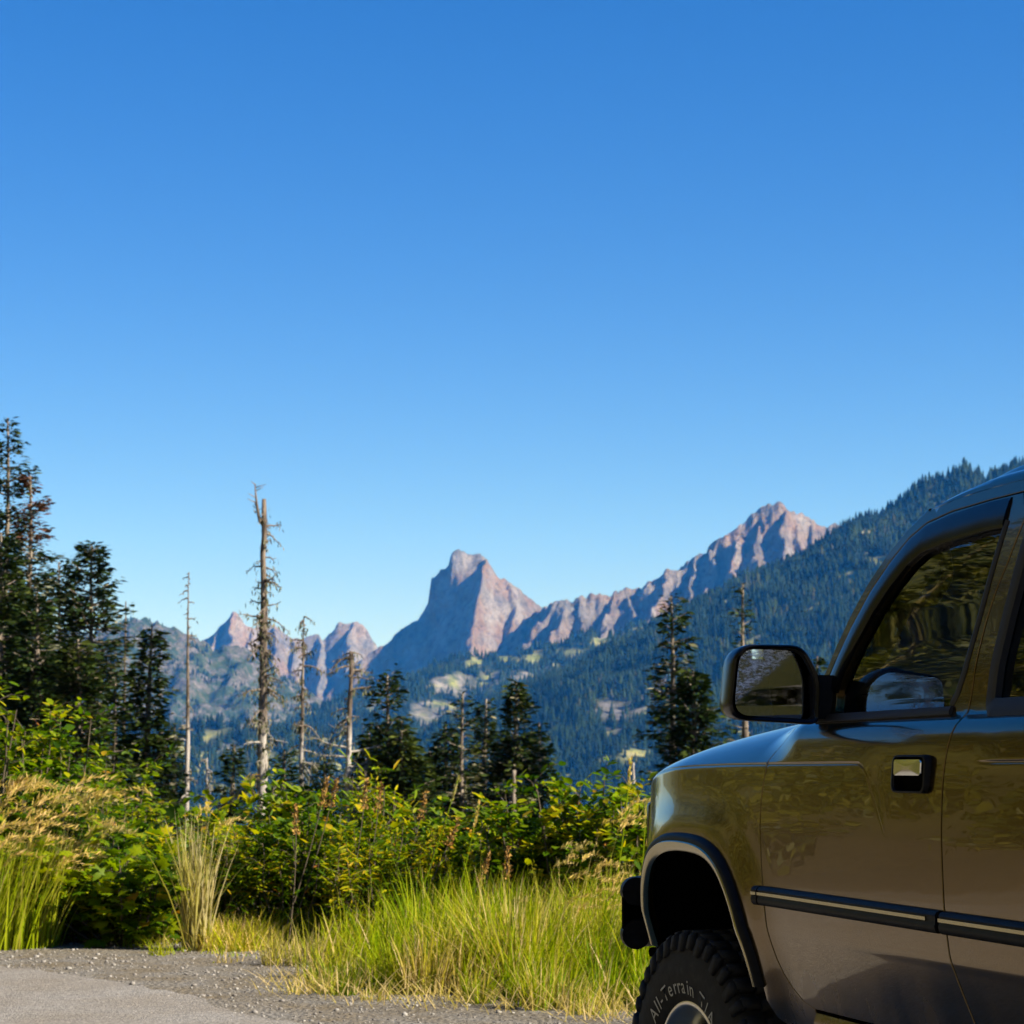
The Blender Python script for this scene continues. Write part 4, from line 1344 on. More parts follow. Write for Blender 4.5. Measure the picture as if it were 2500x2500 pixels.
# ---- wheels
def wheel(name, loc, steer, s, letters):
    root = empty(name)
    root.parent = car
    root.location = loc
    root.rotation_euler = (0, 0, steer)
    R = .393
    # profile (radius, across): outer face at negative across
    prof = [(.200, -.105), (.212, -.122), (.232, -.131), (.262, -.136), (.300, -.137), (.332, -.133), (.352, -.126), (.366, -.118), (.372, -.105), (.374, -.05), (.374, .05), (.372, .105), (.366, .118), (.352, .126), (.30, .137), (.24, .13), (.20, .105)]
    nseg = 96
    an = np.arange(nseg + 1) * 2 * np.pi / nseg
    rows = [[(r_ * math.cos(a), -s * (-c_) if False else s * -c_, r_ * math.sin(a)) for r_, c_ in prof] for a in an]
    ty = part('tyre', *loft(rows), TYRE, root, 50)
    G = Geo()
    nl = 44
    for k in range(nl):
        for side_ in (-1, 1):
            a0 = (k + (.5 if side_ > 0 else 0)) * 2 * math.pi / nl
            wd = (.62 if k % 2 else .5) * 2 * math.pi / nl * .5
            for (c0, c1, r0, r1, sk) in ((.072, .118, .368, R, .10), (.118, .1335, .335, R - .008, .0), (.022, .066, .37, R, -.22)):
                if c0 > .11:
                    # shoulder lug running down the sidewall
                    V = []
                    for aa in (a0 - wd * .9, a0 + wd * .9):
                        V += [(R - .002, c0 - .004, aa), (R - .012, c1 - .004, aa), (.338 if k % 2 else .348, c1 + .004, aa), (.338, c0, aa)]
                else:
                    V = []
                    for aa in (a0 - wd, a0 + wd):
                        V += [(R, c0, aa), (R - .001, c1, aa + sk * .08), (r0, c1, aa + sk * .08), (r0, c0, aa)]
                VV = [(r_ * math.cos(a_), s * side_ * c_ * 1.0, r_ * math.sin(a_)) for r_, c_, a_ in V]
                G.add(VV, None, [(0, 1, 2, 3), (7, 6, 5, 4), (0, 4, 5, 1), (1, 5, 6, 2), (2, 6, 7, 3), (3, 7, 4, 0)])
    tr_ = tag(obj('tread', G.mesh('tread', TYRE), root), kind='stuff')
    bm = bmesh.new(); bm.from_mesh(tr_.data); bmesh.ops.recalc_face_normals(bm, faces=bm.faces); bm.to_mesh(tr_.data); bm.free()
    # rim: lip, dish, hub
    prof = [(.206, .100), (.214, .112), (.2135, .121), (.205, .1235), (.198, .119), (.192, .108), (.178, .085), (.166, .060), (.160, .035)]
    rows = [[(r_ * math.cos(a), s * c_, r_ * math.sin(a)) for r_, c_ in prof] for a in an]
    rim = part('rim', *loft(rows), ALLOY, root, 50)
    rows = [[(r_ * math.cos(a), s * c_, r_ * math.sin(a)) for r_, c_ in ((.16, .03), (.10, .02), (.0, .02))] for a in an[::4]]
    part('brake_disc', *loft(rows), MATTE, root, 50)
    G = Geo()
    for k in range(6):
        a = k * math.pi / 3 + .3
        ca_, sa_ = math.cos(a), math.sin(a)
        V = []
        for r_, hw, c_ in ((.05, .030, .075), (.10, .024, .082), (.165, .030, .072)):
            for q_, cc in ((-hw, c_ - .014), (-hw * .7, c_), (hw * .7, c_), (hw, c_ - .014)):
                V.append((r_ * ca_ - q_ * sa_, s * cc, r_ * sa_ + q_ * ca_))
        G.add(V, None, [(i + j * 4, i + 1 + j * 4, i + 5 + j * 4, i + 4 + j * 4) for j in (0, 1) for i in range(3)])
    rows = np.array([[(r_ * math.cos(a), s * c_, r_ * math.sin(a)) for r_, c_ in ((.062, .05), (.060, .085), (.045, .098), (.0, .10))] for a in an[::4]])
    V, Q = loft(rows)
    G.add(V, None, Q)
    fin(obj('spokes', G.mesh('spokes', ALLOY), root), 40)
    if letters:
        G = Geo()
        txt, r0, size = 'All-Terrain T/A', .232, .056
        cur = 0.0
        spans = []
        for ch in txt:
            cu = bpy.data.curves.new('letter', 'FONT')
            cu.body = ch
            cu.size = size
            cu.extrude = 0.0
            ob = bpy.data.objects.new('letter', cu)
            COL.objects.link(ob)
            bpy.context.view_layer.update()
            dg = bpy.context.evaluated_depsgraph_get()
            m_ = ob.evaluated_get(dg).to_mesh()
            V = np.array([tuple(v_.co) for v_ in m_.vertices]).reshape(-1, 3)
            m_.calc_loop_triangles()
            F_ = [tuple(p_.vertices) for p_ in m_.loop_triangles]
            ob.evaluated_get(dg).to_mesh_clear()
            bpy.data.objects.remove(ob)
            bpy.data.curves.remove(cu)
            adv = {'A': .68, 'l': .26, '-': .36, 'T': .62, 'e': .58, 'r': .40, 'a': .58, 'i': .27, 'n': .60, ' ': .42, '/': .40}[ch] * size * 1.12
            spans.append((cur, V, F_))
            cur += adv
        rm = r0 + .02
        tot = cur / rm
        for x0, V, F_ in spans:
            if not len(V): continue
            # reads clockwise round the top of the wheel, seen from outside
            th = math.pi / 2 + tot / 2 + LETTER_SPIN - (x0 + V[:, 0]) / rm
            rad = r0 + V[:, 1]
            if s < 0:
                VV = np.stack([-rad * np.cos(math.pi - th) * 1.0, np.zeros(len(V)), rad * np.sin(th)], -1)
                VV[:, 0] = rad * np.cos(th)
            else:
                VV = np.stack([-rad * np.cos(th), np.zeros(len(V)), rad * np.sin(th)], -1)
            cw = np.interp(rad, [.212, .232, .262, .300, .332], [.122, .131, .136, .137, .133])
            VV[:, 1] = s * (cw + .0045)
            T = [(f[0], f[i], f[i + 1]) for f in F_ for i in range(1, len(f) - 1)]
            G.add(VV, T)
        tag(obj('lettering', G.mesh('lettering', LETTER), root), 'raised pale letters reading All-Terrain T/A', kind='stuff')
    return root


LETTER_SPIN = 0.06
wheel('wheel', (.02, -.69, .393), math.radians(5), -1, True)
wheel('wheel', (.02, .69, .393), math.radians(5), 1, False)
wheel('wheel', (2.645, -.69, .393), 0, -1, False)
wheel('wheel', (2.645, .69, .393), 0, 1, False)
# ================================================================== road and gravel
M = Mat('worn_asphalt')
co = M.coord('Object')
a1 = M.noise(42.0, 6, 0.8, co)
a2 = M.noise(1.4, 4, 0.6, co)
c = M.ramp(a1, [(0.32, (0.09, 0.084, 0.072)), (0.46, (0.185, 0.172, 0.150)), (0.6, (0.29, 0.27, 0.237)), (0.72, (0.42, 0.395, 0.355))])
c = M.mixc(M.ramp(a2, [(0.35, (0, 0, 0)), (0.7, (1, 1, 1))]), c, M.mixc(1.0, c, (0.86, 0.80, 0.72), 'MULTIPLY'))
vor = M.n('ShaderNodeTexVoronoi', None, Scale=70.0)
M.t.links.new(co, vor.inputs['Vector'])
M.bsdf(Base_Color=c, Roughness=0.88, Specular_IOR_Level=0.3, Normal=M.bump(M.math('ADD', a1, M.math('MULTIPLY', vor.outputs['Distance'], -0.8)), 0.7, 0.012))
MAT_ASPH = M.m
# edge of the worn asphalt, left to right
redge = [(-40, 21.5), (-12, 17.6), (-6, 16.0), (-3.1, 15.05), (-2.45, 14.2), (-1.98, 13.5), (-1.66, 13.08), (-1.58, 12.82), (-1.50, 12.5), (-1.28, 12.1), (-.86, 11.5), (-.2, 10.9), (.6, 10.3), (2.0, 9.6), (5, 8.4), (12, 6.0), (40, -2)]
rp = np.array(dense([tuple(p) for p in redge], .07, False))
jit = .10 * fbm(rp[:, 0] * 3, rp[:, 1] * 3, 5, 301, .6)
rp[:, 1] += jit
ys0 = [-60.0, -25, -10, 0.0]
cols = []
for k in np.concatenate([np.linspace(0, .92, 8) ** 1.0, np.linspace(.94, 1, 4)]):
    y = -60 + (rp[:, 1] + 60) * k
    cols.append(np.stack([rp[:, 0], y, ground_h(rp[:, 0], y) + .009 + .006 * (1 - k)], -1))
V, Q = loft(cols)
tag(obj('road', mesh('road', V, Q[:, ::-1], MAT_ASPH, True)), kind='structure')

M = Mat('gravel_stone')
c = M.ramp(M.attr(), [(0.0, (0.10, 0.09, 0.08)), (0.4, (0.22, 0.20, 0.175)), (0.8, (0.24, 0.225, 0.195)), (1.0, (0.32, 0.30, 0.265))])
M.bsdf(Base_Color=c, Roughness=0.9, Specular_IOR_Level=0.2)
MAT_STONE = M.m
ico = bmesh.new(); bmesh.ops.create_icosphere(ico, subdivisions=1, radius=1.0)
IV = np.array([tuple(v_.co) for v_ in ico.verts]); IT = np.array([[v_.index for v_ in f.verts] for f in ico.faces]); ico.free()
r = np.random.default_rng(17)
n = 17000
X = r.uniform(-4.6, 3.0, n); Y = r.uniform(10.8, 18.8, n)
re_ = np.interp(X, rp[:, 0], rp[:, 1])
ed_ = edge_y(X)
clump = fbm(X * 1.2, Y * 1.2, 3, 77)
keep = (Y > re_ - .25 + .5 * r.uniform(-1, .3, n)) & (Y < ed_ + .3) & (r.uniform(-.9, .9, n) < clump + .35)
X, Y = X[keep], Y[keep]
n = len(X)
sz = np.clip(r.lognormal(-5.1, .45, n), .003, .018)
stv = IV[None] * (sz[:, None, None] * r.uniform(.6, 1.3, (n, 1, 3))) * r.uniform(.75, 1.2, (n, len(IV), 1))
stv[:, :, 2] *= .65
stv += np.stack([X, Y, ground_h(X, Y) + sz * .25], -1)[:, None, :]
T = (IT[None] + (np.arange(n) * len(IV))[:, None, None]).reshape(-1, 3)
tag(obj('gravel', mesh('gravel', stv.reshape(-1, 3), T, MAT_STONE, False, np.repeat(r.uniform(0, 1, n) ** 1.2, len(IV)))), 'loose grey gravel scattered on the shoulder', 'gravel', kind='stuff')

# ================================================================== foliage tools
LEAF_OVAL = (np.array([(0, 0, 0), (.30, .27, .05), (.70, .22, .03), (1, 0, -.06), (.70, -.22, .03), (.30, -.27, .05)]), np.array([(0, 3, 2, 1), (0, 5, 4, 3)]))
LEAF_NARROW = (np.array([(0, 0, 0), (.30, .11, .02), (.70, .09, .0), (1, 0, -.10), (.70, -.09, .0), (.30, -.11, .02)]), np.array([(0, 3, 2, 1), (0, 5, 4, 3)]))
_l = []
for a_, r_ in ((-180, .12), (-150, .40), (-118, .33), (-88, .72), (-62, .45), (-34, .88), (-15, .58), (0, 1.0), (15, .58), (34, .88), (62, .45), (88, .72), (118, .33), (150, .40)):
    _l.append((.45 + r_ * .6 * math.cos(math.radians(a_)), r_ * .62 * math.sin(math.radians(a_)), -.10 * r_ * abs(math.sin(math.radians(a_)))))
LEAF_LOBED = (np.array([(.42, 0, .03)] + _l), [np.array([(0, i, i % 14 + 1) for i in range(1, 15)])])
NEEDLE = (np.array([(0, 0, 0), (.45, .17, 0), (1, 0, -.04), (.45, -.17, 0)]), np.array([(0, 3, 2, 1)]))


def unit(a):
    return a / (np.linalg.norm(a, axis=-1, keepdims=True) + 1e-12)


def put_leaves(G, tpl, pos, dirs, nrm, size, tint, width=1.0):
    TV, TF = tpl
    Xa = unit(dirs)
    Ya = unit(np.cross(nrm, Xa))
    Za = np.cross(Xa, Ya)
    sz = np.asarray(size)[:, None, None]
    V = pos[:, None, :] + sz * (TV[None, :, 0, None] * Xa[:, None] + TV[None, :, 1, None] * np.asarray(width).reshape(-1, 1, 1) * Ya[:, None] + TV[None, :, 2, None] * Za[:, None])
    k = len(TV)
    n = len(pos)
    o = (np.arange(n) * k)[:, None, None]
    if isinstance(TF, list):
        G.add(V.reshape(-1, 3), (TF[0][None] + o).reshape(-1, 3), None, np.repeat(tint, k))
    else:
        G.add(V.reshape(-1, 3), None, (TF[None] + o).reshape(-1, 4), np.repeat(tint, k))


GREEN = [(0.0, (0.008, 0.024, 0.0015)), (0.35, (0.058, 0.128, 0.002)), (0.6, (0.20, 0.265, 0.003)), (0.8, (0.40, 0.37, 0.004)), (0.93, (0.40, 0.27, 0.012)), (1.0, (0.36, 0.13, 0.02))]
MAT_LEAF = leaf_mat('shrub_leaf', GREEN, .42, .10, .5)
MAT_STEM = plain('shrub_stem', (0.075, 0.055, 0.03), 0.8)
NEEDLES = [(0.0, (0.004, 0.010, 0.0025)), (0.3, (0.018, 0.036, 0.007)), (0.52, (0.050, 0.071, 0.012)), (0.62, (0.085, 0.104, 0.022)), (0.70, (0.17, 0.16, 0.095)), (0.84, (0.30, 0.28, 0.19)), (0.90, (0.10, 0.045, 0.03)), (1.0, (0.17, 0.07, 0.045))]
MAT_NEEDLE = leaf_mat('fir_needles', NEEDLES, .12, .06, .7)
M = Mat('tree_bark')
co = M.coord('Object')
nz = M.noise(1.0, 5, 0.7, M.coord('Object', (9, 9, 2.2)))
c = M.ramp(nz, [(0.3, (0.045, 0.034, 0.026)), (0.5, (0.15, 0.12, 0.09)), (0.62, (0.27, 0.225, 0.17)), (0.8, (0.36, 0.33, 0.27))])
M.bsdf(Base_Color=c, Roughness=0.95, Specular_IOR_Level=0.1, Normal=M.bump(nz, 0.8, 0.03))
MAT_BARK = M.m
M = Mat('bleached_wood')
nz = M.noise(1.0, 5, 0.7, M.coord('Object', (11, 11, 1.1)))
c = M.ramp(nz, [(0.3, (0.11, 0.085, 0.065)), (0.48, (0.30, 0.26, 0.21)), (0.62, (0.46, 0.42, 0.36)), (0.8, (0.58, 0.55, 0.49))])
M.bsdf(Base_Color=c, Roughness=0.9, Specular_IOR_Level=0.15, Normal=M.bump(nz, 0.7, 0.02))
MAT_BLEACH = M.m


def shrub_mesh(seed, w, h, leaf, tpl, stems, twigs, per, tm, ts=.16, autumn=.0):
    """stems fan out from the foot; every twig carries alternate leaves"""
    r = np.random.default_rng(seed)
    GL, GS = Geo(), Geo()
    for k in range(stems):
        az = r.uniform(0, 2 * np.pi)
        out = w * .5 * math.sqrt(r.uniform(.0, 1)) * .95
        top = h * r.uniform(.62, 1.0) * (1 - .28 * (out / (w * .5)) ** 2)
        foot = np.array((math.cos(az) * out * .25, math.sin(az) * out * .25, -.03))
        tip = np.array((math.cos(az) * out, math.sin(az) * out, top))
        t = np.linspace(0, 1, 7)[:, None]
        P = foot + (tip - foot) * t + np.array((math.cos(az), math.sin(az), 0)) * (out * .18 * np.sin(t * np.pi)) + r.normal(0, .012, (7, 3)) * t
        GS.tube(P, np.linspace(.010, .003, 7) * (h ** .5), 4, cap=False)
        stint = np.clip(tm + r.normal(0, ts * .7), .05, .9)
        for q in range(twigs):
            f = r.uniform(.12, 1) ** .75
            b = np.array([np.interp(f, t[:, 0], P[:, i]) for i in range(3)])
            ta = r.uniform(0, 2 * np.pi)
            up = r.uniform(-.1, .9) if f < .9 else r.uniform(.4, 1.3)
            d = unit(np.array((math.cos(ta), math.sin(ta), up)))
            L = r.uniform(.10, .26) * (h ** .6)
            m = per
            s_ = (np.arange(m) + r.uniform(.2, .8, m)) / m
            sag = -.25 * L * s_ ** 2
            pos = b + d * (L * s_)[:, None] + np.array((0, 0, 1)) * sag[:, None] + r.normal(0, .012, (m, 3))
            if q % 2 == 0:
                GS.tube(np.array([b, b + d * L * .5, b + d * L * .95 + np.array((0, 0, -.22 * L))]), (.003, .002, .001), 3, cap=False)
            side = unit(np.cross(d, (0, 0, 1.0)))
            sgn = np.where(np.arange(m) % 2 == 0, 1, -1)[:, None]
            ld = unit(d[None] * r.uniform(.2, 1.0, (m, 1)) + side[None] * sgn * r.uniform(.3, 1.1, (m, 1)) + np.array((0, 0, 1.0)) * r.uniform(-.75, .35, (m, 1)))
            nr = unit(np.array((0, 0, 1.0)) + r.normal(0, .42, (m, 3)) + .25 * d[None])
            tn = np.clip(stint + r.normal(0, ts, m) + .10 * (pos[:, 2] / h - .5), 0.02, .90)
            if autumn > 0:
                tn = np.where(r.uniform(0, 1, m) < autumn, r.uniform(.85, 1.0, m), tn)
            put_leaves(GL, tpl, pos, ld, nr, leaf * r.uniform(.55, 1.2, m), tn, r.uniform(.8, 1.15, m))
    return GL.mesh('foliage', MAT_LEAF), GS.mesh('stems', MAT_STEM)


ALDER = [shrub_mesh(401 + i, 1.6, 1.75, .085, LEAF_OVAL, 26, 17, 8, .47, .17, .012) for i in range(2)]
BERRY = [shrub_mesh(421 + i, 1.3, .85, .135, LEAF_LOBED, 24, 10, 6, .40, .15, .02) for i in range(2)]
HERB = [shrub_mesh(441 + i, 1.25, 1.05, .085, t_, 26, 14, 9, tm, .19, au) for i, (t_, tm, au) in enumerate(((LEAF_NARROW, .43, .025), (LEAF_OVAL, .40, .03), (LEAF_NARROW, .49, .04)))]
WILLOW = [shrub_mesh(461 + i, 1.2, 1.2, .080, LEAF_OVAL, 24, 16, 8, .53, .17, .02) for i in range(2)]


def shrub(kind, i, px, Y, sw, sh, rz, label, name):
    fo, st = kind[i % len(kind)]
    x = (px - CPX) / FPX * Y
    root = empty(name, (x, Y, float(ground_h(x, Y))), rz)
    root.scale = (sw, sw, sh)
    tag(obj('foliage', fo, root), kind='stuff')
    tag(obj('stems', st, root), kind='stuff')
    tag(root, label, 'shrub', 'shrubs along the roadside bank')


for a in (
    (ALDER, 0, -110, 19.2, 1.15, 1.05, .3, 'tall round-leaved shrub cut by the left edge of the picture', 'leafy_shrub'),
    (ALDER, 1, 70, 19.6, 1.0, 1.02, 1.9, 'tallest round-leaved shrub near the left edge, below the fir clump', 'leafy_shrub'),
    (ALDER, 0, 205, 20.2, .95, .95, 4.0, 'tall round-leaved shrub just left of the dense full fir', 'leafy_shrub'),
    (ALDER, 1, 300, 19.0, .80, .66, .7, 'yellowish sloping shrub at the foot of the dense full fir', 'leafy_shrub'),
    (BERRY, 0, 175, 17.2, 1.0, .85, .2, 'low broad-leaved bush beside the golden grass clump', 'broad_leaved_bush'),
    (BERRY, 1, 315, 17.0, 1.1, 1.0, 1.2, 'dark broad-leaved bush at the gravel edge, left of the straw tuft', 'broad_leaved_bush'),
    (BERRY, 0, 425, 18.0, .95, 1.10, 2.6, 'broad-leaved bush directly behind the straw-coloured tuft', 'broad_leaved_bush'),
    (HERB, 0, 560, 17.5, 1.0, .84, .1, 'green bush right of the straw-coloured tuft, in front of the tall snag', 'green_bush'),
    (HERB, 1, 660, 18.8, 1.1, 1.18, 1.1, 'bush behind the others at the right of the tall snag', 'green_bush'),
    (HERB, 2, 700, 17.1, .85, .82, 2.0, 'yellow-green bush below the lichen-hung snag', 'green_bush'),
    (HERB, 1, 815, 17.3, .95, .95, 3.2, 'bush with dark hollows below the short broken snag', 'green_bush'),
    (HERB, 0, 880, 18.8, 1.15, 1.22, 4.3, 'bush at the foot of the fir with a narrow top', 'green_bush'),
    (HERB, 2, 945, 16.7, .80, .82, 5.2, 'bright yellow-green bush standing behind the tall roadside grass', 'green_bush'),
    (HERB, 1, 1060, 17.4, .95, .98, .9, 'dark bush with rusty leaves in the middle of the bank', 'green_bush'),
    (HERB, 0, 1165, 17.8, 1.1, .92, 2.9, 'shaded bush under the lichen-laden fir', 'green_bush'),
    (WILLOW, 0, 1265, 16.6, .85, .80, .4, 'small yellow-leaved shrub left of the two beside the car', 'willow_shrub'),
    (WILLOW, 1, 1375, 16.1, 1.0, 1.06, 1.7, 'bright yellow-leaved shrub between the grass plumes and the valley', 'willow_shrub'),
    (WILLOW, 0, 1490, 15.8, 1.0, .98, 3.3, 'bright yellow-leaved shrub touching the front of the car', 'willow_shrub'),
    (WILLOW, 1, 1610, 15.6, 1.0, .90, 4.4, 'yellow-leaved shrub half hidden behind the car bonnet', 'willow_shrub'),
): shrub(*a)

# ================================================================== grass
GRASS = [(0.0, (0.04, 0.09, 0.002)), (0.3, (0.16, 0.27, 0.003)), (0.55, (0.36, 0.41, 0.005)), (0.72, (0.46, 0.40, 0.05)), (0.88, (0.52, 0.41, 0.16)), (1.0, (0.66, 0.52, 0.28))]
MAT_GRASS = leaf_mat('grass_blade', GRASS, .42, .08, .6, (1.25, 1.3, .6))


def blades(G, P, L, az, lean, wid, tint, curl=.6, seg=4, r=rng):
    """arched, tapering blades; lean 0 upright .. 1 flat"""
    n = len(P)
    t = np.linspace(0, 1, seg + 1)
    d = np.stack([np.cos(az), np.sin(az), 0 * az], -1)
    ang = lean[:, None] * .9 + curl * lean[:, None] * t[None] * 1.6 + .12 * t[None]
    ang = np.clip(ang, 0, 2.2)
    stp = (L / seg)[:, None]
    x = np.concatenate([np.zeros((n, 1)), np.cumsum(np.sin(ang[:, :-1]) * stp, 1)], 1)
    z = np.concatenate([np.zeros((n, 1)), np.cumsum(np.cos(ang[:, :-1]) * stp, 1)], 1)
    C = P[:, None, :] + x[:, :, None] * d[:, None, :] + z[:, :, None] * np.array((0, 0, 1.0))
    ra = az + np.pi / 2 + r.normal(0, .5, n)
    side = np.stack([np.cos(ra), np.sin(ra), 0 * ra], -1)
    wv = wid[:, None] * (1 - t[None] ** 1.6 * .93)
    A, B = C - side[:, None] * wv[:, :, None] * .5, C + side[:, None] * wv[:, :, None] * .5
    V = np.stack([A, B], 2).reshape(n, -1, 3)
    k = 2 * (seg + 1)
    q = np.array([(2 * i, 2 * i + 1, 2 * i + 3, 2 * i + 2) for i in range(seg)])
    Q = (q[None] + (np.arange(n) * k)[:, None, None]).reshape(-1, 4)
    tn = np.clip(tint[:, None] + .06 * t[None], 0, 1)
    G.add(V.reshape(-1, 3), None, Q, np.repeat(tn, 2, axis=1).ravel())
    return C[:, -1], d


def plume(G, tip, d, L, n, r, tint=.86):
    """nodding seed head"""
    s_ = np.linspace(0, 1, n)
    dirv = unit(np.array((d[0] * r.uniform(.4, 1.0), d[1] * .6, r.uniform(.6, 1.2))))
    pos = tip + dirv * (L * s_)[:, None] + np.array((d[0] * .35, 0, -.65)) * (L * s_ ** 2)[:, None]
    ld = unit(dirv[None] + r.normal(0, .30, (n, 3)) + np.array((0, 0, -.5)) * s_[:, None])
    put_leaves(G, NEEDLE, pos - ld * .01 + r.normal(0, .006, (n, 3)), ld, r.normal(0, 1, (n, 3)), L * r.uniform(.12, .30, n) * (1.15 - .5 * s_), np.clip(tint + r.normal(0, .06, n), .6, 1), .45)


# the long grass at the edge of the pull-out
r = np.random.default_rng(51)
gpoly = [(-1.30, 13.5), (-1.22, 14.4), (-1.0, 15.7), (-.5, 16.6), (.3, 16.1), (1.0, 15.4), (2.2, 15.4), (3.4, 15.2), (3.6, 12.0), (2.2, 11.7), (1.1, 11.75), (.5, 11.95), (0, 12.25), (-.45, 12.6), (-.8, 12.95), (-1.15, 13.15)]
nt = 900
X = r.uniform(-2, 3.6, nt); Y = r.uniform(11.3, 17, nt)
ok = inside(X, Y + .15 * fbm(X * 2.5, Y * 2.5, 3, 9), gpoly)
X, Y = X[ok], Y[ok]
FX, FY = [-1.75, -1.3, -.8, -.45, 0, .5, 1.1, 2.2, 3.6], [13.6, 13.15, 12.95, 12.6, 12.25, 11.95, 11.75, 11.7, 12.0]
G = Geo()
for x, y in zip(X, Y):
    din = y - np.interp(x, FX, FY)
    lin = np.clip((x + 1.35) / .9, 0, 1)
    if r.uniform() > np.clip(.25 + din * 1.2, .2, 1) * (.45 + .55 * lin): continue
    Ht = (.09 + .25 * np.clip(din, 0, 1.2) / 1.2) * (.5 + .5 * lin) * r.uniform(.55, 1.5)
    n = int(r.uniform(50, 130) * (.5 + Ht))
    a_ = r.uniform(0, 6.28, n); q = np.sqrt(r.uniform(0, 1, n)) * r.uniform(.07, .16)
    P = np.stack([x + np.cos(a_) * q, y + np.sin(a_) * q, np.full(n, 0.0)], -1)
    P[:, 2] = ground_h(P[:, 0], P[:, 1]) - .01
    dryp = np.clip(.42 - .42 * np.clip(din - .1, 0, 1.2) - .12 * x + .5 * pn(x * 1.3, y * 1.3, 98), .06, .92)
    if r.uniform() < .18: dryp = r.uniform(.5, .95)
    base = r.uniform(.22, .56)
    tint = np.where(r.uniform(0, 1, n) < dryp, r.uniform(.64, .98, n), np.clip(base + r.normal(0, .09, n), .05, .66))
    wind = np.array((r.normal(.25, .25), r.normal(-.05, .2)))
    vx, vy = np.cos(a_) * q / .15 * .8 + wind[0] + r.normal(0, .25, n), np.sin(a_) * q / .15 * .8 + wind[1] + r.normal(0, .25, n)
    lean = np.clip(np.hypot(vx, vy) * .45 + r.normal(0, .10, n), .03, 1.1)
    blades(G, P, Ht * r.uniform(.5, 1.25, n) * 1.15, np.arctan2(vy, vx), lean, r.uniform(.006, .017, n) * (.6 + .6 * Ht), tint, .75, 4, r)
# sparse weeds straying out over the gravel
for q_ in range(130):
    x = r.uniform(-4.6, -.7)
    y = edge_y(x) - abs(r.normal(0, .75)) + .10
    n = int(r.uniform(8, 34)); Ht = r.uniform(.04, .17)
    P = np.stack([x + r.normal(0, .05, n), y + r.normal(0, .05, n), np.zeros(n)], -1)
    P[:, 2] = ground_h(P[:, 0], P[:, 1]) - .005
    blades(G, P, Ht * r.uniform(.5, 1.3, n), r.uniform(0, 6.28, n), np.clip(r.normal(.5, .25, n), .05, 1.1), r.uniform(.004, .009, n), np.clip(r.normal(r.choice([.35, .55, .85]), .1, n), 0, 1), .6, 3, r)
# fallen straw at the front edge
m = 1300
X2 = r.uniform(-1.35, 2.2, m)
Y2 = np.interp(X2, FX, FY) + r.gamma(1.8, .34, m) - .42 + .25 * fbm(X2 * 1.3, 0 * X2, 3, 55)
P2 = np.stack([X2, Y2, ground_h(X2, Y2) + r.uniform(0, .05, m)], -1)
blades(G, P2, r.uniform(.06, .28, m), r.uniform(0, 6.28, m), r.uniform(.75, 1.25, m), r.uniform(.003, .006, m), r.uniform(.74, 1, m), .15, 3, r)
tag(obj('roadside_grass', G.mesh('roadside_grass', MAT_GRASS)), 'long yellow-green grass and dry straw along the gravel edge', 'grass', kind='stuff')

# weeds and short grass in the shade under the bushes
n = 9000
X = r.uniform(-4.6, -.6, n); Y = edge_y(X) + r.gamma(1.5, .35, n) - .1
G = Geo()
P = np.stack([X, Y, ground_h(X, Y) - .01], -1)
blades(G, P, r.uniform(.06, .32, n), r.uniform(0, 6.28, n), np.clip(r.normal(.4, .25, n), .05, 1.1), r.uniform(.004, .010, n), np.clip(r.normal(.34, .2, n), 0, .95), r=r)
tag(obj('undergrowth', G.mesh('undergrowth', MAT_GRASS)), 'short green grass growing beneath the roadside bushes', 'grass', kind='stuff')


def clump(name, label, px, Y, n, H, spread, tint, nplume, az0, azs, lean, seed, wid=(.005, .009), plen=.16, cat='grass clump', group=None):
    r = np.random.default_rng(seed)
    x = (px - CPX) / FPX * Y
    root = empty(name, (x, Y, float(ground_h(x, Y))))
    G = Geo()
    a = r.uniform(0, 6.28, n); q = np.sqrt(r.uniform(0, 1, n)) * spread
    P = np.stack([np.cos(a) * q, np.sin(a) * q, np.full(n, -.02)], -1)
    tn = np.clip(r.normal(tint[0], tint[1], n), 0, 1)
    blades(G, P, H * r.uniform(.45, .95, n), r.normal(az0, azs, n), np.clip(r.normal(lean, .12, n), .0, .9), r.uniform(*wid, n), tn, r=r)
    tag(obj('blades', G.mesh('blades', MAT_GRASS), root), kind='stuff')
    if nplume:
        GS, GP = Geo(), Geo()
        a = r.uniform(0, 6.28, nplume); q = np.sqrt(r.uniform(0, 1, nplume)) * spread
        P = np.stack([np.cos(a) * q, np.sin(a) * q, np.full(nplume, -.02)], -1)
        tp, d = blades(GS, P, H * r.uniform(.55, 1.30, nplume), r.normal(az0, azs * .6, nplume), np.clip(r.normal(lean, .10, nplume), .05, .8), np.full(nplume, .0045), np.full(nplume, .82), .5, 6, r)
        for i in range(nplume): plume(GP, tp[i], d[i], plen * r.uniform(.7, 1.35), 46, r)
        tag(obj('stalks', GS.mesh('stalks', MAT_GRASS), root), kind='stuff')
        tag(obj('seed_heads', GP.mesh('seed_heads', MAT_GRASS), root), kind='stuff')
    return tag(root, label, cat, group)


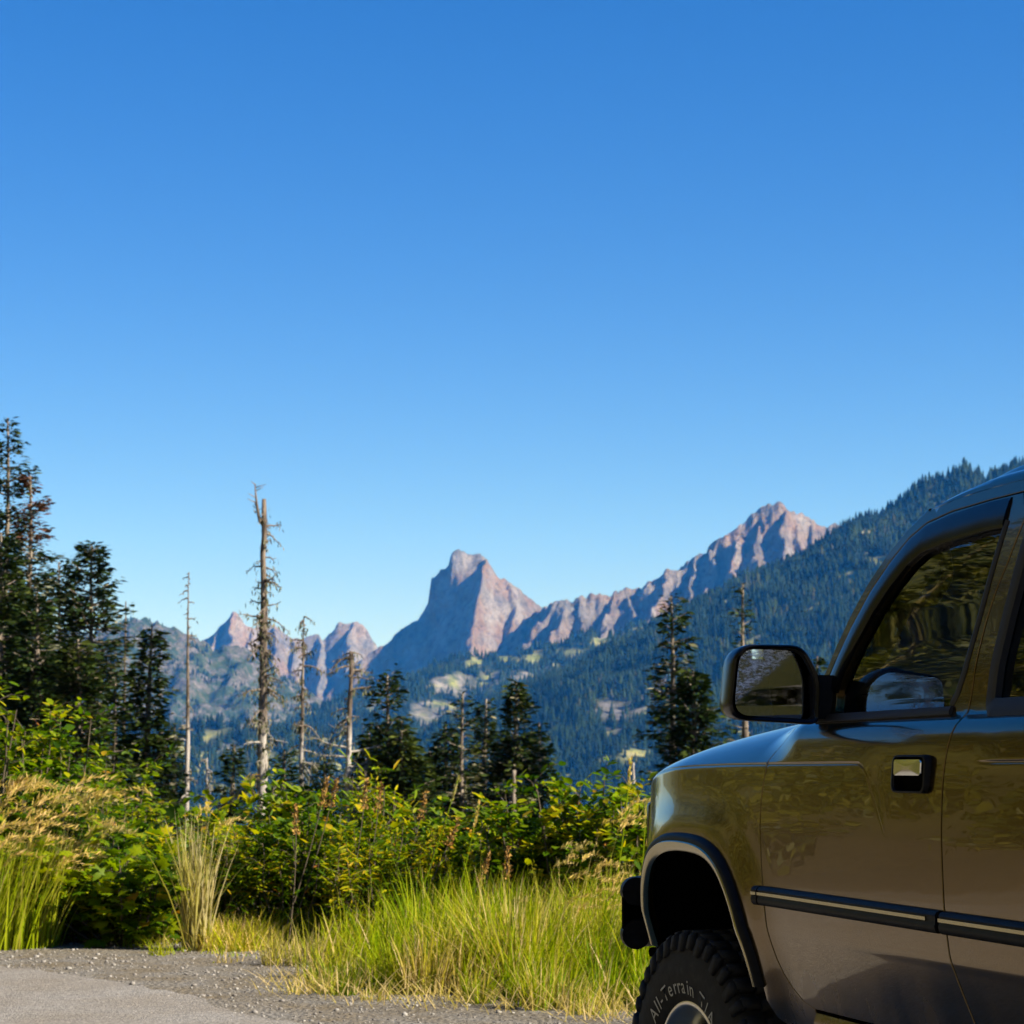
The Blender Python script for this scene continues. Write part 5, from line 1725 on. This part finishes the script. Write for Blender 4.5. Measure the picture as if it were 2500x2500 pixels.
clump('golden_grass', 'large golden grass clump with nodding plumes at the left edge', -5, 16.7, 1100, .86, .46, (.54, .12), 52, .05, .7, .15, 61, (.008, .018), plen=.26)
clump('golden_grass', 'golden plumed grass leaning over the low broad-leaved bush', 105, 16.9, 200, .78, .15, (.60, .13), 16, .0, .5, .24, 62, (.006, .014), plen=.26)
clump('straw_tuft', 'upright straw-coloured tuft standing alone at the gravel edge', 487, 16.35, 150, 1.0, .10, (.86, .08), 7, .4, 2.4, .10, 63, (.007, .020), plen=.18)
clump('low_tuft', 'small sprawling green and straw tuft right of the upright straw tuft', 580, 16.45, 700, .34, .30, (.62, .22), 0, .4, 1.8, .5, 64)
clump('low_tuft', 'thin dry tuft on the gravel between straw tuft and long grass', 735, 15.2, 260, .30, .22, (.78, .12), 0, 0, 2.0, .35, 65)
clump('plumed_grass', 'pale nodding grass plumes beside the front bumper', 1420, 13.6, 260, .80, .28, (.5, .2), 26, .2, .5, .22, 66, plen=.17)
clump('plumed_grass', 'cream grass plumes leaning towards the wheel arch', 1530, 13.2, 240, .85, .25, (.5, .2), 22, .25, .5, .30, 67, plen=.20)
clump('plumed_grass', 'few pale plumes rising in the middle of the long grass', 1330, 13.8, 160, .62, .25, (.5, .2), 9, 0, .9, .2, 68, plen=.13)

# tall single stalks that stand out of the bank
M = Mat('rusty_seed'); c = M.ramp(M.attr(), [(0, (0.12, 0.06, 0.012)), (.5, (0.26, 0.13, 0.02)), (1, (0.42, 0.25, 0.05))]); M.bsdf(Base_Color=c, Roughness=.9); MAT_RUST = M.m


def stalk(name, px0, py0, px1, py1, Y, rust, seed, label, group):
    r = np.random.default_rng(seed)
    a, b = at(px0, py0, Y), at(px1, py1, Y)
    gz = float(ground_h(a[0], Y))
    k = (gz - a[2]) / (b[2] - a[2] + 1e-9)
    foot = a + (b - a) * max(min(k, 0), -1.6)
    foot[2] = gz
    root = empty(name, tuple(foot))
    t = np.linspace(0, 1, 8)[:, None]
    P = (b - foot) * t + np.array((.02, 0, 0)) * np.sin(t * 3.1)
    obj('stem', Geo().tube(P, np.linspace(.0055, .0025, 8), 5, tint=.4).mesh('stem', MAT_STEM if rust else MAT_GRASS), root)
    G = Geo()
    Lh = .20 if rust else .16
    ax = unit(P[-1] - P[-2])
    if rust:
        n = 110
        s_ = r.uniform(0, 1, n)
        rad = .022 * (1.05 - s_)
        an = r.uniform(0, 6.28, n)
        pos = P[-1] - ax * (Lh * (1 - s_))[:, None] + np.stack([np.cos(an) * rad, np.sin(an) * rad, 0 * an], -1)
        ld = unit(ax[None] + r.normal(0, .6, (n, 3)))
        put_leaves(G, NEEDLE, pos, ld, r.normal(0, 1, (n, 3)), r.uniform(.018, .036, n), r.uniform(0, 1, n), 1.2)
        me = G.mesh('seed_head', MAT_RUST)
    else:
        n = 60
        s_ = r.uniform(0, 1, n)
        pos = P[-1] - ax * (Lh * (1 - s_))[:, None] + r.normal(0, .004, (n, 3))
        ld = unit(ax[None] + r.normal(0, .3, (n, 3)))
        put_leaves(G, NEEDLE, pos, ld, r.normal(0, 1, (n, 3)), r.uniform(.02, .035, n), r.uniform(.78, .98, n), 1.0)
        me = G.mesh('seed_head', MAT_GRASS)
    tag(obj('seed_head', me, root), kind='stuff')
    tag(root, label, 'plant stalk', group)


for i, (a, b, c_, d, Y, lab) in enumerate((
    (755, 2010, 800, 1900, 16.6, 'left one of two close rust-brown flower stalks below the short broken snag'),
    (775, 2050, 822, 1905, 16.8, 'right one of two close rust-brown flower stalks below the short broken snag'),
    (870, 2000, 895, 1905, 16.6, 'rust-brown flower stalk just right of the short broken snag'),
    (905, 2020, 930, 1915, 16.7, 'rust-brown flower stalk directly below the fir with the narrow top'),
    (1060, 2060, 1120, 2000, 16.2, 'leaning rust-brown flower stalk below the thin lichen-grey fir'),
    (1150, 2140, 1195, 2085, 15.6, 'low rust-brown stalk at the top of the long grass, left one of two'),
    (715, 2060, 722, 1965, 16.4, 'leftmost rust-brown flower stalk, below the lichen-hung snag'),
    (1000, 2030, 1040, 1935, 16.9, 'rust-brown flower stalk at the right edge of the skirted fir'),
    (1225, 2170, 1240, 2070, 15.4, 'rust-brown stalk at the top of the long grass below the lichen-laden fir'))):
    stalk('rusty_flower_stalk', a, b, c_, d, Y, True, 700 + i, lab, 'rust-brown stalks in the bushes')
for a in ((1060, 2060, 1118, 1902, 15.9, 'thin pale grass stalk standing highest in the middle of the bushes'), (1130, 2110, 1168, 1962, 15.7, 'pale grass stalk a little right of and below the highest one'),
          (1508, 2080, 1540, 1855, 14.9, 'tall straight pale stalk between the yellow shrub and the car nose'), (1560, 2060, 1577, 1958, 14.8, 'short pale stalk touching the edge of the car wing')):
    stalk('grass_stalk', *a[:5], False, int(a[0]), a[5], 'pale grass stalks above the bank')
# ================================================================== trees on the bank below
def fir_geo(seed, H, rmax, base=.1, nb=110, dens=1.0, droop=.35, lichen=.0, brown=0.0, brown_top=0.0, shape=.85, tone=.30, trunk=.14, leaf=.20, sparse_top=0.0):
    """tapered trunk, whorled limbs that sag, flat sprays of needles"""
    r = np.random.default_rng(seed)
    GT, GB, GN = Geo(), Geo(), Geo()
    z = np.linspace(0, H, 14)
    wob = np.stack([.05 * np.sin(z * .7 + seed), .05 * np.cos(z * .9 + seed * 2), z], -1)
    wob[:, :2] *= np.linspace(0, 1, 14)[:, None]
    GT.tube(wob, np.linspace(trunk, .02, 14), 8)
    zb = base * H
    t = np.sort(r.uniform(0, 1, nb) ** 1.05)
    if sparse_top > 0:
        t = t[(t < .45) | (r.uniform(0, 1, len(t)) > sparse_top)]
    n = len(t)
    zz = zb + t * (H - zb) * .985
    prof = (1 - t) ** shape
    low = np.clip(t / .10, .45, 1)
    L = rmax * 1.22 * (prof * low + .05) * r.uniform(.45, 1.18, n)
    az = np.cumsum(r.uniform(1.7, 2.9, n))
    up = .35 * t - droop * (1 - t) + r.normal(0, .12, n)
    D = np.stack([np.cos(az), np.sin(az), 0 * az], -1)
    cx = np.stack([np.interp(zz, z, wob[:, 0]), np.interp(zz, z, wob[:, 1]), zz], -1)

    def along(f):       # (n, k) fractions -> points on limbs
        x = L[:, None] * f
        h = x * up[:, None] * .9 + L[:, None] * (.16 * f ** 2)
        return cx[:, None] + D[:, None] * x[:, :, None] + h[:, :, None] * np.array((0, 0, 1.0))
    fr = np.linspace(0, 1, 4)
    pb = along(np.broadcast_to(fr, (n, 4)))
    for i in range(n):
        GB.tube(pb[i], np.array((.028, .020, .012, .004)) * min(1.3, .5 + L[i]), 3, cap=False)
    is_br = (t > 1 - brown_top) if brown_top else np.zeros(n, bool)
    k0 = int(45 * dens)
    rmax = rmax * 1.12
    f = r.uniform(.12, 1.02, (n, k0))
    pos = along(f)
    S = np.stack([-D[:, 1], D[:, 0], 0 * az], -1)
    wdt = .34 * L[:, None] * (1.05 - f) ** .7 * (f > .1) + .05
    so = r.uniform(-1, 1, (n, k0))
    pos = pos + S[:, None] * (so * wdt)[:, :, None] + r.normal(0, 1, (n, k0, 3)) * np.array((.04, .04, .075))
    pos[:, :, 2] -= np.abs(so) * wdt * .25
    num = n * k0
    live = r.uniform(0, 1, (n, k0)) < np.clip(L[:, None] * 1.6, .25, 1)
    pos = pos.reshape(-1, 3)[live.ravel()]
    dd = (D[:, None] * .9 + S[:, None] * (np.sign(so) * r.uniform(.2, 1.1, (n, k0)))[:, :, None] + np.array((0, 0, 1.0)) * r.uniform(-.35, .30, (n, k0, 1))).reshape(-1, 3)[live.ravel()]
    bt = np.clip(tone + r.normal(0, .10, n), .02, .6)
    tn = np.repeat(bt[:, None], k0, 1) + r.normal(0, .10, (n, k0))
    tn = np.clip(tn, 0, .62)
    if lichen: tn = np.where(r.uniform(0, 1, (n, k0)) < lichen * (1.2 - t)[:, None], r.uniform(.68, .85, (n, k0)), tn)
    if brown: tn = np.where(r.uniform(0, 1, (n, 1)) < brown, r.uniform(.90, 1, (n, k0)), tn)
    tn = np.where(is_br[:, None], r.uniform(.90, 1, (n, k0)), tn).ravel()[live.ravel()]
    m = len(pos)
    put_leaves(GN, NEEDLE, pos, dd, np.array((0, 0, 1.0)) + r.normal(0, .45, (m, 3)), leaf * r.uniform(.6, 1.35, m), tn, r.uniform(.8, 1.5, m))
    # leader
    q = 26
    lz = H - r.uniform(0, .10, q) * H * .9
    an = r.uniform(0, 6.28, q)
    put_leaves(GN, NEEDLE, np.stack([wob[-1, 0] + 0 * lz, wob[-1, 1] + 0 * lz, lz], -1), np.stack([np.cos(an), np.sin(an), np.full(q, .5)], -1), np.tile((0, 0, 1.0), (q, 1)), leaf * r.uniform(.5, .9, q), np.full(q, .93 if brown_top else max(.05, tone - .05)), 1.0)
    return GT, GB, GN


def snag_geo(seed, H, trunk, nb, blen, lichen, top_r=.35, leader=None, start=.25, bias=0.0):
    r = np.random.default_rng(seed)
    GT, GB, GN = Geo(), Geo(), Geo()
    z = np.linspace(0, H, 22)
    wx = .016 * np.cumsum(r.normal(0, 1, 22)) * np.linspace(0, 1, 22) * trunk / .15
    P = np.stack([wx, .5 * wx[::-1], z], -1)
    GT.tube(P, np.linspace(trunk, trunk * top_r, 22) * (1 + .10 * r.normal(0, 1, 22)), 9)
    if leader:
        zl = np.linspace(H * .93, H * .93 + leader[1], 8)
        GB.tube(np.stack([np.interp(H * .93, z, wx) + leader[0] * np.linspace(0, 1, 8) ** .4, 0 * zl, zl], -1), np.linspace(.05, .012, 8), 6)
        for k in range(9):
            q = H * .93 + leader[1] * r.uniform(.2, 1)
            a = r.uniform(0, 6.28); l_ = r.uniform(.08, .30)
            c0 = np.array((np.interp(H * .93, z, wx) + leader[0] * .9, 0, q))
            GB.tube(np.array([c0, c0 + np.array((math.cos(a) * l_, math.sin(a) * l_, .08))]), (.016, .005), 3)
    for k in range(nb):
        f = start + (1 - start) * r.uniform(0, 1) ** .9
        a = r.uniform(0, 6.28)
        l_ = blen * r.uniform(.15, 1.0) ** 1.3 * (1.15 - .6 * f)
        if r.uniform() < .3: l_ *= .3
        c0 = np.array((np.interp(f * H, z, wx), 0, f * H))
        d = np.array((math.cos(a) + bias, math.sin(a), 0)); d /= np.linalg.norm(d)
        t = np.linspace(0, 1, 6)[:, None]
        dr = r.uniform(-.9, .25)
        p = c0 + d * l_ * t ** .8 + np.array((0, 0, 1.0)) * (l_ * (dr * t ** 1.6 + .1 * t)) + r.normal(0, .02, (6, 3)) * t
        GB.tube(p, np.linspace(.030, .006, 6) * (.6 + .5 * l_), 4, cap=False)
        for j in range(int(3 + 4 * l_)):
            e = r.uniform(.3, 1)
            b = np.array([np.interp(e, t[:, 0], p[:, i]) for i in range(3)])
            dv = unit(d * .4 + r.normal(0, .6, 3) + np.array((0, 0, -.25)))
            GB.tube(np.array([b, b + dv * r.uniform(.08, .35) * min(1, l_)]), (.010, .003), 3, cap=False)
        if lichen > 0:
            m = int(lichen * 110 * l_ * (1.35 - f))
            if m > 0:
                e = r.uniform(.15, 1, m)
                b = np.stack([np.interp(e, t[:, 0], p[:, i]) for i in range(3)], -1) + r.normal(0, .05, (m, 3))
                put_leaves(GN, NEEDLE, b, np.stack([r.normal(0, .3, m), r.normal(0, .3, m), np.full(m, -1.0)], -1), r.normal(0, 1, (m, 3)), r.uniform(.06, .17, m), np.where(r.uniform(0, 1, m) < .75, r.uniform(.66, .82, m), r.uniform(.1, .4, m)), r.uniform(.5, 1.0, m))
    return GT, GB, GN


M = Mat('weathered_snag')
co = M.coord('Object')
nz = M.noise(1.0, 6, 0.75, M.coord('Object', (13, 13, 1.6)))
dark = M.ramp(nz, [(0.32, (0.03, 0.022, 0.017)), (0.48, (0.13, 0.10, 0.075)), (0.6, (0.27, 0.215, 0.16)), (0.75, (0.40, 0.34, 0.26))])
pale = M.ramp(nz, [(0.3, (0.12, 0.10, 0.075)), (0.45, (0.29, 0.255, 0.21)), (0.65, (0.44, 0.405, 0.35))])
sep = M.n('ShaderNodeSeparateXYZ', None, Vector=co)
up_ = M.math('MULTIPLY', M.math('SUBTRACT', M.math('ADD', sep.outputs[2], M.math('MULTIPLY', M.noise(1.2, 3, .6, co), 1.6)), 4.3), 1.4, True)
c = M.mixc(up_, pale, dark)
M.bsdf(Base_Color=c, Roughness=0.95, Specular_IOR_Level=0.1, Normal=M.bump(nz, 1.0, 0.04))
MAT_SNAG = M.m


def plant_tree(name, label, geo, x, Y, cat, bark=None, group=None):
    GT, GB, GN = geo
    root = empty(name, (x, Y, float(ground_h(x, Y)) - .05))
    obj('trunk', GT.mesh('trunk', bark or MAT_BARK, True), root)
    if GB.n: tag(obj('branches', GB.mesh('branches', bark or MAT_BARK), root), kind='stuff')
    if GN.n: tag(obj('crown' if cat == 'fir tree' else 'lichen', GN.mesh('crown', MAT_NEEDLE), root), kind='stuff')
    return tag(root, label, cat, group)


def tree_at(px, py, Y):
    p = at(px, py, Y)
    return p[0], p[2] - float(ground_h(p[0], Y)) + .05


FIRS = [
    (20, 1020, 62, dict(rmax=1.06, base=.35, nb=123, dens=1.09, shape=.55, tone=.25, sparse_top=.0, lichen=.06, trunk=.17, droop=.25), 'tallest fir, thin and gappy, at the left edge'),
    (74, 1160, 59, dict(rmax=0.78, base=.40, nb=104, dens=0.92, shape=.45, brown_top=.28, lichen=.45, tone=.22, trunk=.14, droop=.45), 'fir with a dead red-brown top beside the tallest fir'),
    (0, 1300, 55, dict(rmax=1.44, base=.10, nb=195, dens=1.49, shape=.6, tone=.30, trunk=.2), 'broad dark fir cut by the left edge under the tallest fir'),
    (148, 1372, 64, dict(rmax=1.19, base=.25, nb=143, dens=1.15, shape=.6, tone=.27), 'fir left of and lower than the one with the lichen-grey trunk'),
    (228, 1326, 60, dict(rmax=1.00, base=.45, nb=117, dens=1.26, shape=.5, tone=.24, lichen=.10, trunk=.13, droop=.2), 'fir with a bushy top and a bare lichen-grey trunk, right of the clump'),
    (95, 1452, 52, dict(rmax=1.35, base=.05, nb=170, dens=1.35, shape=.7, tone=.33, trunk=.2), 'wide dense fir filling the front of the left clump'),
    (196, 1560, 50, dict(rmax=1.25, base=.04, nb=160, dens=1.35, shape=.75, tone=.32, lichen=.05, trunk=.18), 'squat dense fir at the right foot of the left clump'),
    (286, 1650, 57, dict(rmax=.55, base=.04, nb=90, dens=1.0, shape=.8, tone=.30), 'small fir squeezed between the left clump and the dense full fir'),
    (366, 1526, 56, dict(rmax=.88, base=.04, nb=165, dens=1.35, shape=.72, tone=.33, lichen=.03, trunk=.16), 'dense full fir standing alone between two thin snags'),
    (570, 1818, 62, dict(rmax=.50, base=.03, nb=90, dens=1.1, shape=.6, tone=.30), 'small fir just left of the tall snag'),
    (690, 1832, 60, dict(rmax=.62, base=.03, nb=90, dens=1.0, shape=.6, tone=.28, lichen=.12), 'small fir low between the tall snag and the lichen-hung one'),
    (790, 1845, 63, dict(rmax=.62, base=.03, nb=90, dens=1.0, shape=.6, tone=.28), 'small dark fir left of the short broken snag'),
    (950, 1645, 58, dict(rmax=.62, base=.25, nb=80, dens=1.0, shape=.25, tone=.27, trunk=.12), 'fir with a narrow top over a wide skirt, right of the broken snag'),
    (985, 1760, 56, dict(rmax=1.05, base=.03, nb=140, dens=1.3, shape=.7, tone=.31), 'low wide fir forming the skirt beside the narrow-topped fir'),
    (1130, 1690, 60, dict(rmax=.48, base=.35, nb=50, dens=.7, shape=.35, tone=.24, lichen=.45, trunk=.10, droop=.1), 'thin lichen-grey fir left of the pointed lichen-laden fir'),
    (1183, 1706, 63, dict(rmax=.70, base=.04, nb=120, dens=1.2, shape=.6, tone=.28, lichen=.12), 'dark fir close behind the pointed lichen-laden fir'),
    (1256, 1668, 58, dict(rmax=.95, base=.10, nb=150, dens=1.25, shape=.7, tone=.30, lichen=.22, trunk=.13), 'pointed fir laden with pale lichen in the middle of the picture'),
    (1085, 1775, 61, dict(rmax=.7, base=.04, nb=120, dens=1.2, shape=.6, tone=.28), 'dark fir between the skirted fir and the thin lichen-grey fir'),
    (1318, 1765, 62, dict(rmax=.6, base=.04, nb=110, dens=1.2, shape=.7, tone=.28, lichen=.1), 'small fir leaning on the right side of the lichen-laden fir'),
    (905, 1790, 61, dict(rmax=.8, base=.04, nb=120, dens=1.2, shape=.6, tone=.28), 'dark low fir between the broken snag and the skirted fir'),
    (430, 1770, 63, dict(rmax=.5, base=.04, nb=100, dens=1.1, shape=.7, tone=.27, lichen=.2), 'small greyish fir just left of the slim bleached snag'),
    (1050, 1835, 64, dict(rmax=.6, base=.03, nb=90, dens=1.0, shape=.6, tone=.27), 'small fir behind the bushes left of the thin lichen-grey fir'),
    (1638, 1455, 57, dict(rmax=.58, base=.45, nb=70, dens=.95, shape=.4, tone=.25, lichen=.14, trunk=.13, droop=.1), 'tall gappy fir above the car bonnet, left of the mirror'),
    (1690, 1640, 55, dict(rmax=1.05, base=.04, nb=160, dens=1.35, shape=.6, tone=.31, trunk=.17), 'dense dark fir right behind the bonnet'),
    (1816, 1425, 62, dict(rmax=.45, base=.35, nb=48, dens=.55, shape=.4, tone=.22, lichen=.5, trunk=.15, droop=.05), 'sparse pale-limbed fir rising behind the mirror'),
    (1997, 1602, 66, dict(rmax=.40, base=.2, nb=70, dens=1.0, shape=.7, tone=.33, lichen=.15), 'small fir tip showing between mirror and windscreen pillar'),
]
for i, (px, py, Y, kw, lab) in enumerate(FIRS):
    x, H = tree_at(px, py, Y)
    plant_tree('fir_tree', lab, fir_geo(900 + i, H, **kw), x, Y, 'fir tree')
SNAGS = [
    (310, 1468, 66, dict(trunk=.06, nb=55, blen=.45, lichen=.12, top_r=.25), 'thin snag rising left of the dense full fir'),
    (463, 1396, 58, dict(trunk=.08, nb=70, blen=.40, lichen=.10, top_r=.12, start=.2), 'slim bleached snag with a bare pointed tip right of the dense fir'),
    (647, 1218, 55, dict(trunk=.13, nb=170, blen=.80, lichen=.42, top_r=.40, leader=(-.22, .95), start=.22, bias=.45), 'tallest snag, thick broken trunk with a side leader and hanging lichen'),
    (737, 1505, 62, dict(trunk=.08, nb=85, blen=.85, lichen=.65, top_r=.2, start=.25), 'lichen-hung snag with a forked twiggy top right of the tallest one'),
    (850, 1590, 56, dict(trunk=.09, nb=75, blen=1.1, lichen=.55, top_r=.45, start=.25), 'short broken snag with long drooping limbs'),
    (1550, 1862, 50, dict(trunk=.05, nb=16, blen=.35, lichen=.3, top_r=.4), 'little snag stub just left of the car nose'),
    (1260, 1880, 52, dict(trunk=.07, nb=14, blen=.4, lichen=.5, top_r=.6), 'pale bare stem at the foot of the lichen-laden fir'),
    (505, 1850, 60, dict(trunk=.035, nb=26, blen=.55, lichen=.6, top_r=.4), 'small grey dead sapling between slim snag and tallest snag'),
]
for i, (px, py, Y, kw, lab) in enumerate(SNAGS):
    x, H = tree_at(px, py, Y)
    plant_tree('snag', lab, snag_geo(950 + i, H, **kw), x, Y, 'dead tree', MAT_BARK if px == 1260 else MAT_SNAG)

# ---- the wooded bank left of the frame and the thicket behind the car (both show in the car's windows, paint and mirror)
def thicket(spots, bush_n, seed, leaf=.16, dn=260):
    r = np.random.default_rng(seed)
    GN = Geo()
    for x, Y, H, rm in spots:
        GT, GB, GG = fir_geo(int(r.integers(1e6)), H, rm, base=.05, nb=70, dens=.6, shape=.7, tone=.36, leaf=.40)
        gz = float(ground_h(x, Y))
        o = np.array((x, Y, gz))
        for q in (GT, GG):
            GN.add(np.concatenate(q.V) + o, np.concatenate(q.T) if q.T else None, np.concatenate(q.Q) if q.Q else None, np.concatenate(q.t) if q is GG else .9)
    for x, Y, H, w in bush_n:
        gz = float(ground_h(x, Y))
        m = int(dn * w * H ** .5)
        d = unit(r.normal(0, 1, (m, 3))); d[:, 2] = np.abs(d[:, 2])
        rad = r.uniform(.55, 1.05, m)[:, None] * (1 + .25 * np.sin(5 * d[:, :1] + x) * np.cos(4 * d[:, 1:2] + Y))
        pos = np.array((x, Y, gz)) + d * rad * np.array((w * .5, w * .5, H))
        put_leaves(GN, NEEDLE, pos, r.normal(0, 1, (m, 3)), d + r.normal(0, .6, (m, 3)), leaf * r.uniform(.7, 1.4, m), np.clip(r.normal(.50, .14, m) + r.normal(0, .05), 0, .66), 1.9)
    return GN


r = np.random.default_rng(77)
MAT_THICK = leaf_mat('bank_leaves', [(0.0, (0.008, 0.015, 0.002)), (0.3, (0.032, 0.046, 0.004)), (0.5, (0.10, 0.108, 0.007)), (0.66, (0.21, 0.19, 0.014)), (0.85, (0.30, 0.25, 0.06)), (1.0, (0.10, 0.07, 0.04))], .3, .3, .5)
firs, bushes = [], []
for k in range(430):
    Y = r.uniform(-24, 62)
    l_ = r.uniform(-1.5, 26) if k > 60 else r.uniform(-1.5, 3)
    x = -11.4 - .24 * max(Y, 0) - l_
    bushes.append((x, Y, r.uniform(1.0, 2.6), r.uniform(1.6, 3.6)))
for k in range(24):
    Y = r.uniform(-16, 62)
    x = -12 - .24 * max(Y, 0) - r.uniform(2, 24)
    firs.append((x, Y, r.uniform(6, 13), r.uniform(1.3, 2.4)))
G = thicket(firs, bushes, 78, .26, 150)
tag(obj('bank_thicket', G.mesh('bank_thicket', MAT_THICK)), 'sunlit green thicket climbing the bank left of the road', 'thicket', kind='stuff')
bushes = [(r.uniform(13, 26), r.uniform(-16, 6), r.uniform(1.6, 3.8), r.uniform(2.5, 4.5)) for k in range(60)]
bushes += [(r.uniform(-16, 14), r.uniform(-34, -24), r.uniform(2, 4.5), r.uniform(3, 5)) for k in range(50)]
G = thicket([(24 + 3 * k, -14 + 4 * k, 8, 1.6) for k in range(5)] + [(-16 + 4 * k, -30 + 3 * math.sin(3 * k), 9 + 2 * math.sin(5 * k), 1.9) for k in range(8)], bushes, 79, .28, 70)
tag(obj('roadside_thicket', G.mesh('roadside_thicket', MAT_THICK)), 'backlit thicket across the road behind the car', 'thicket', kind='stuff')
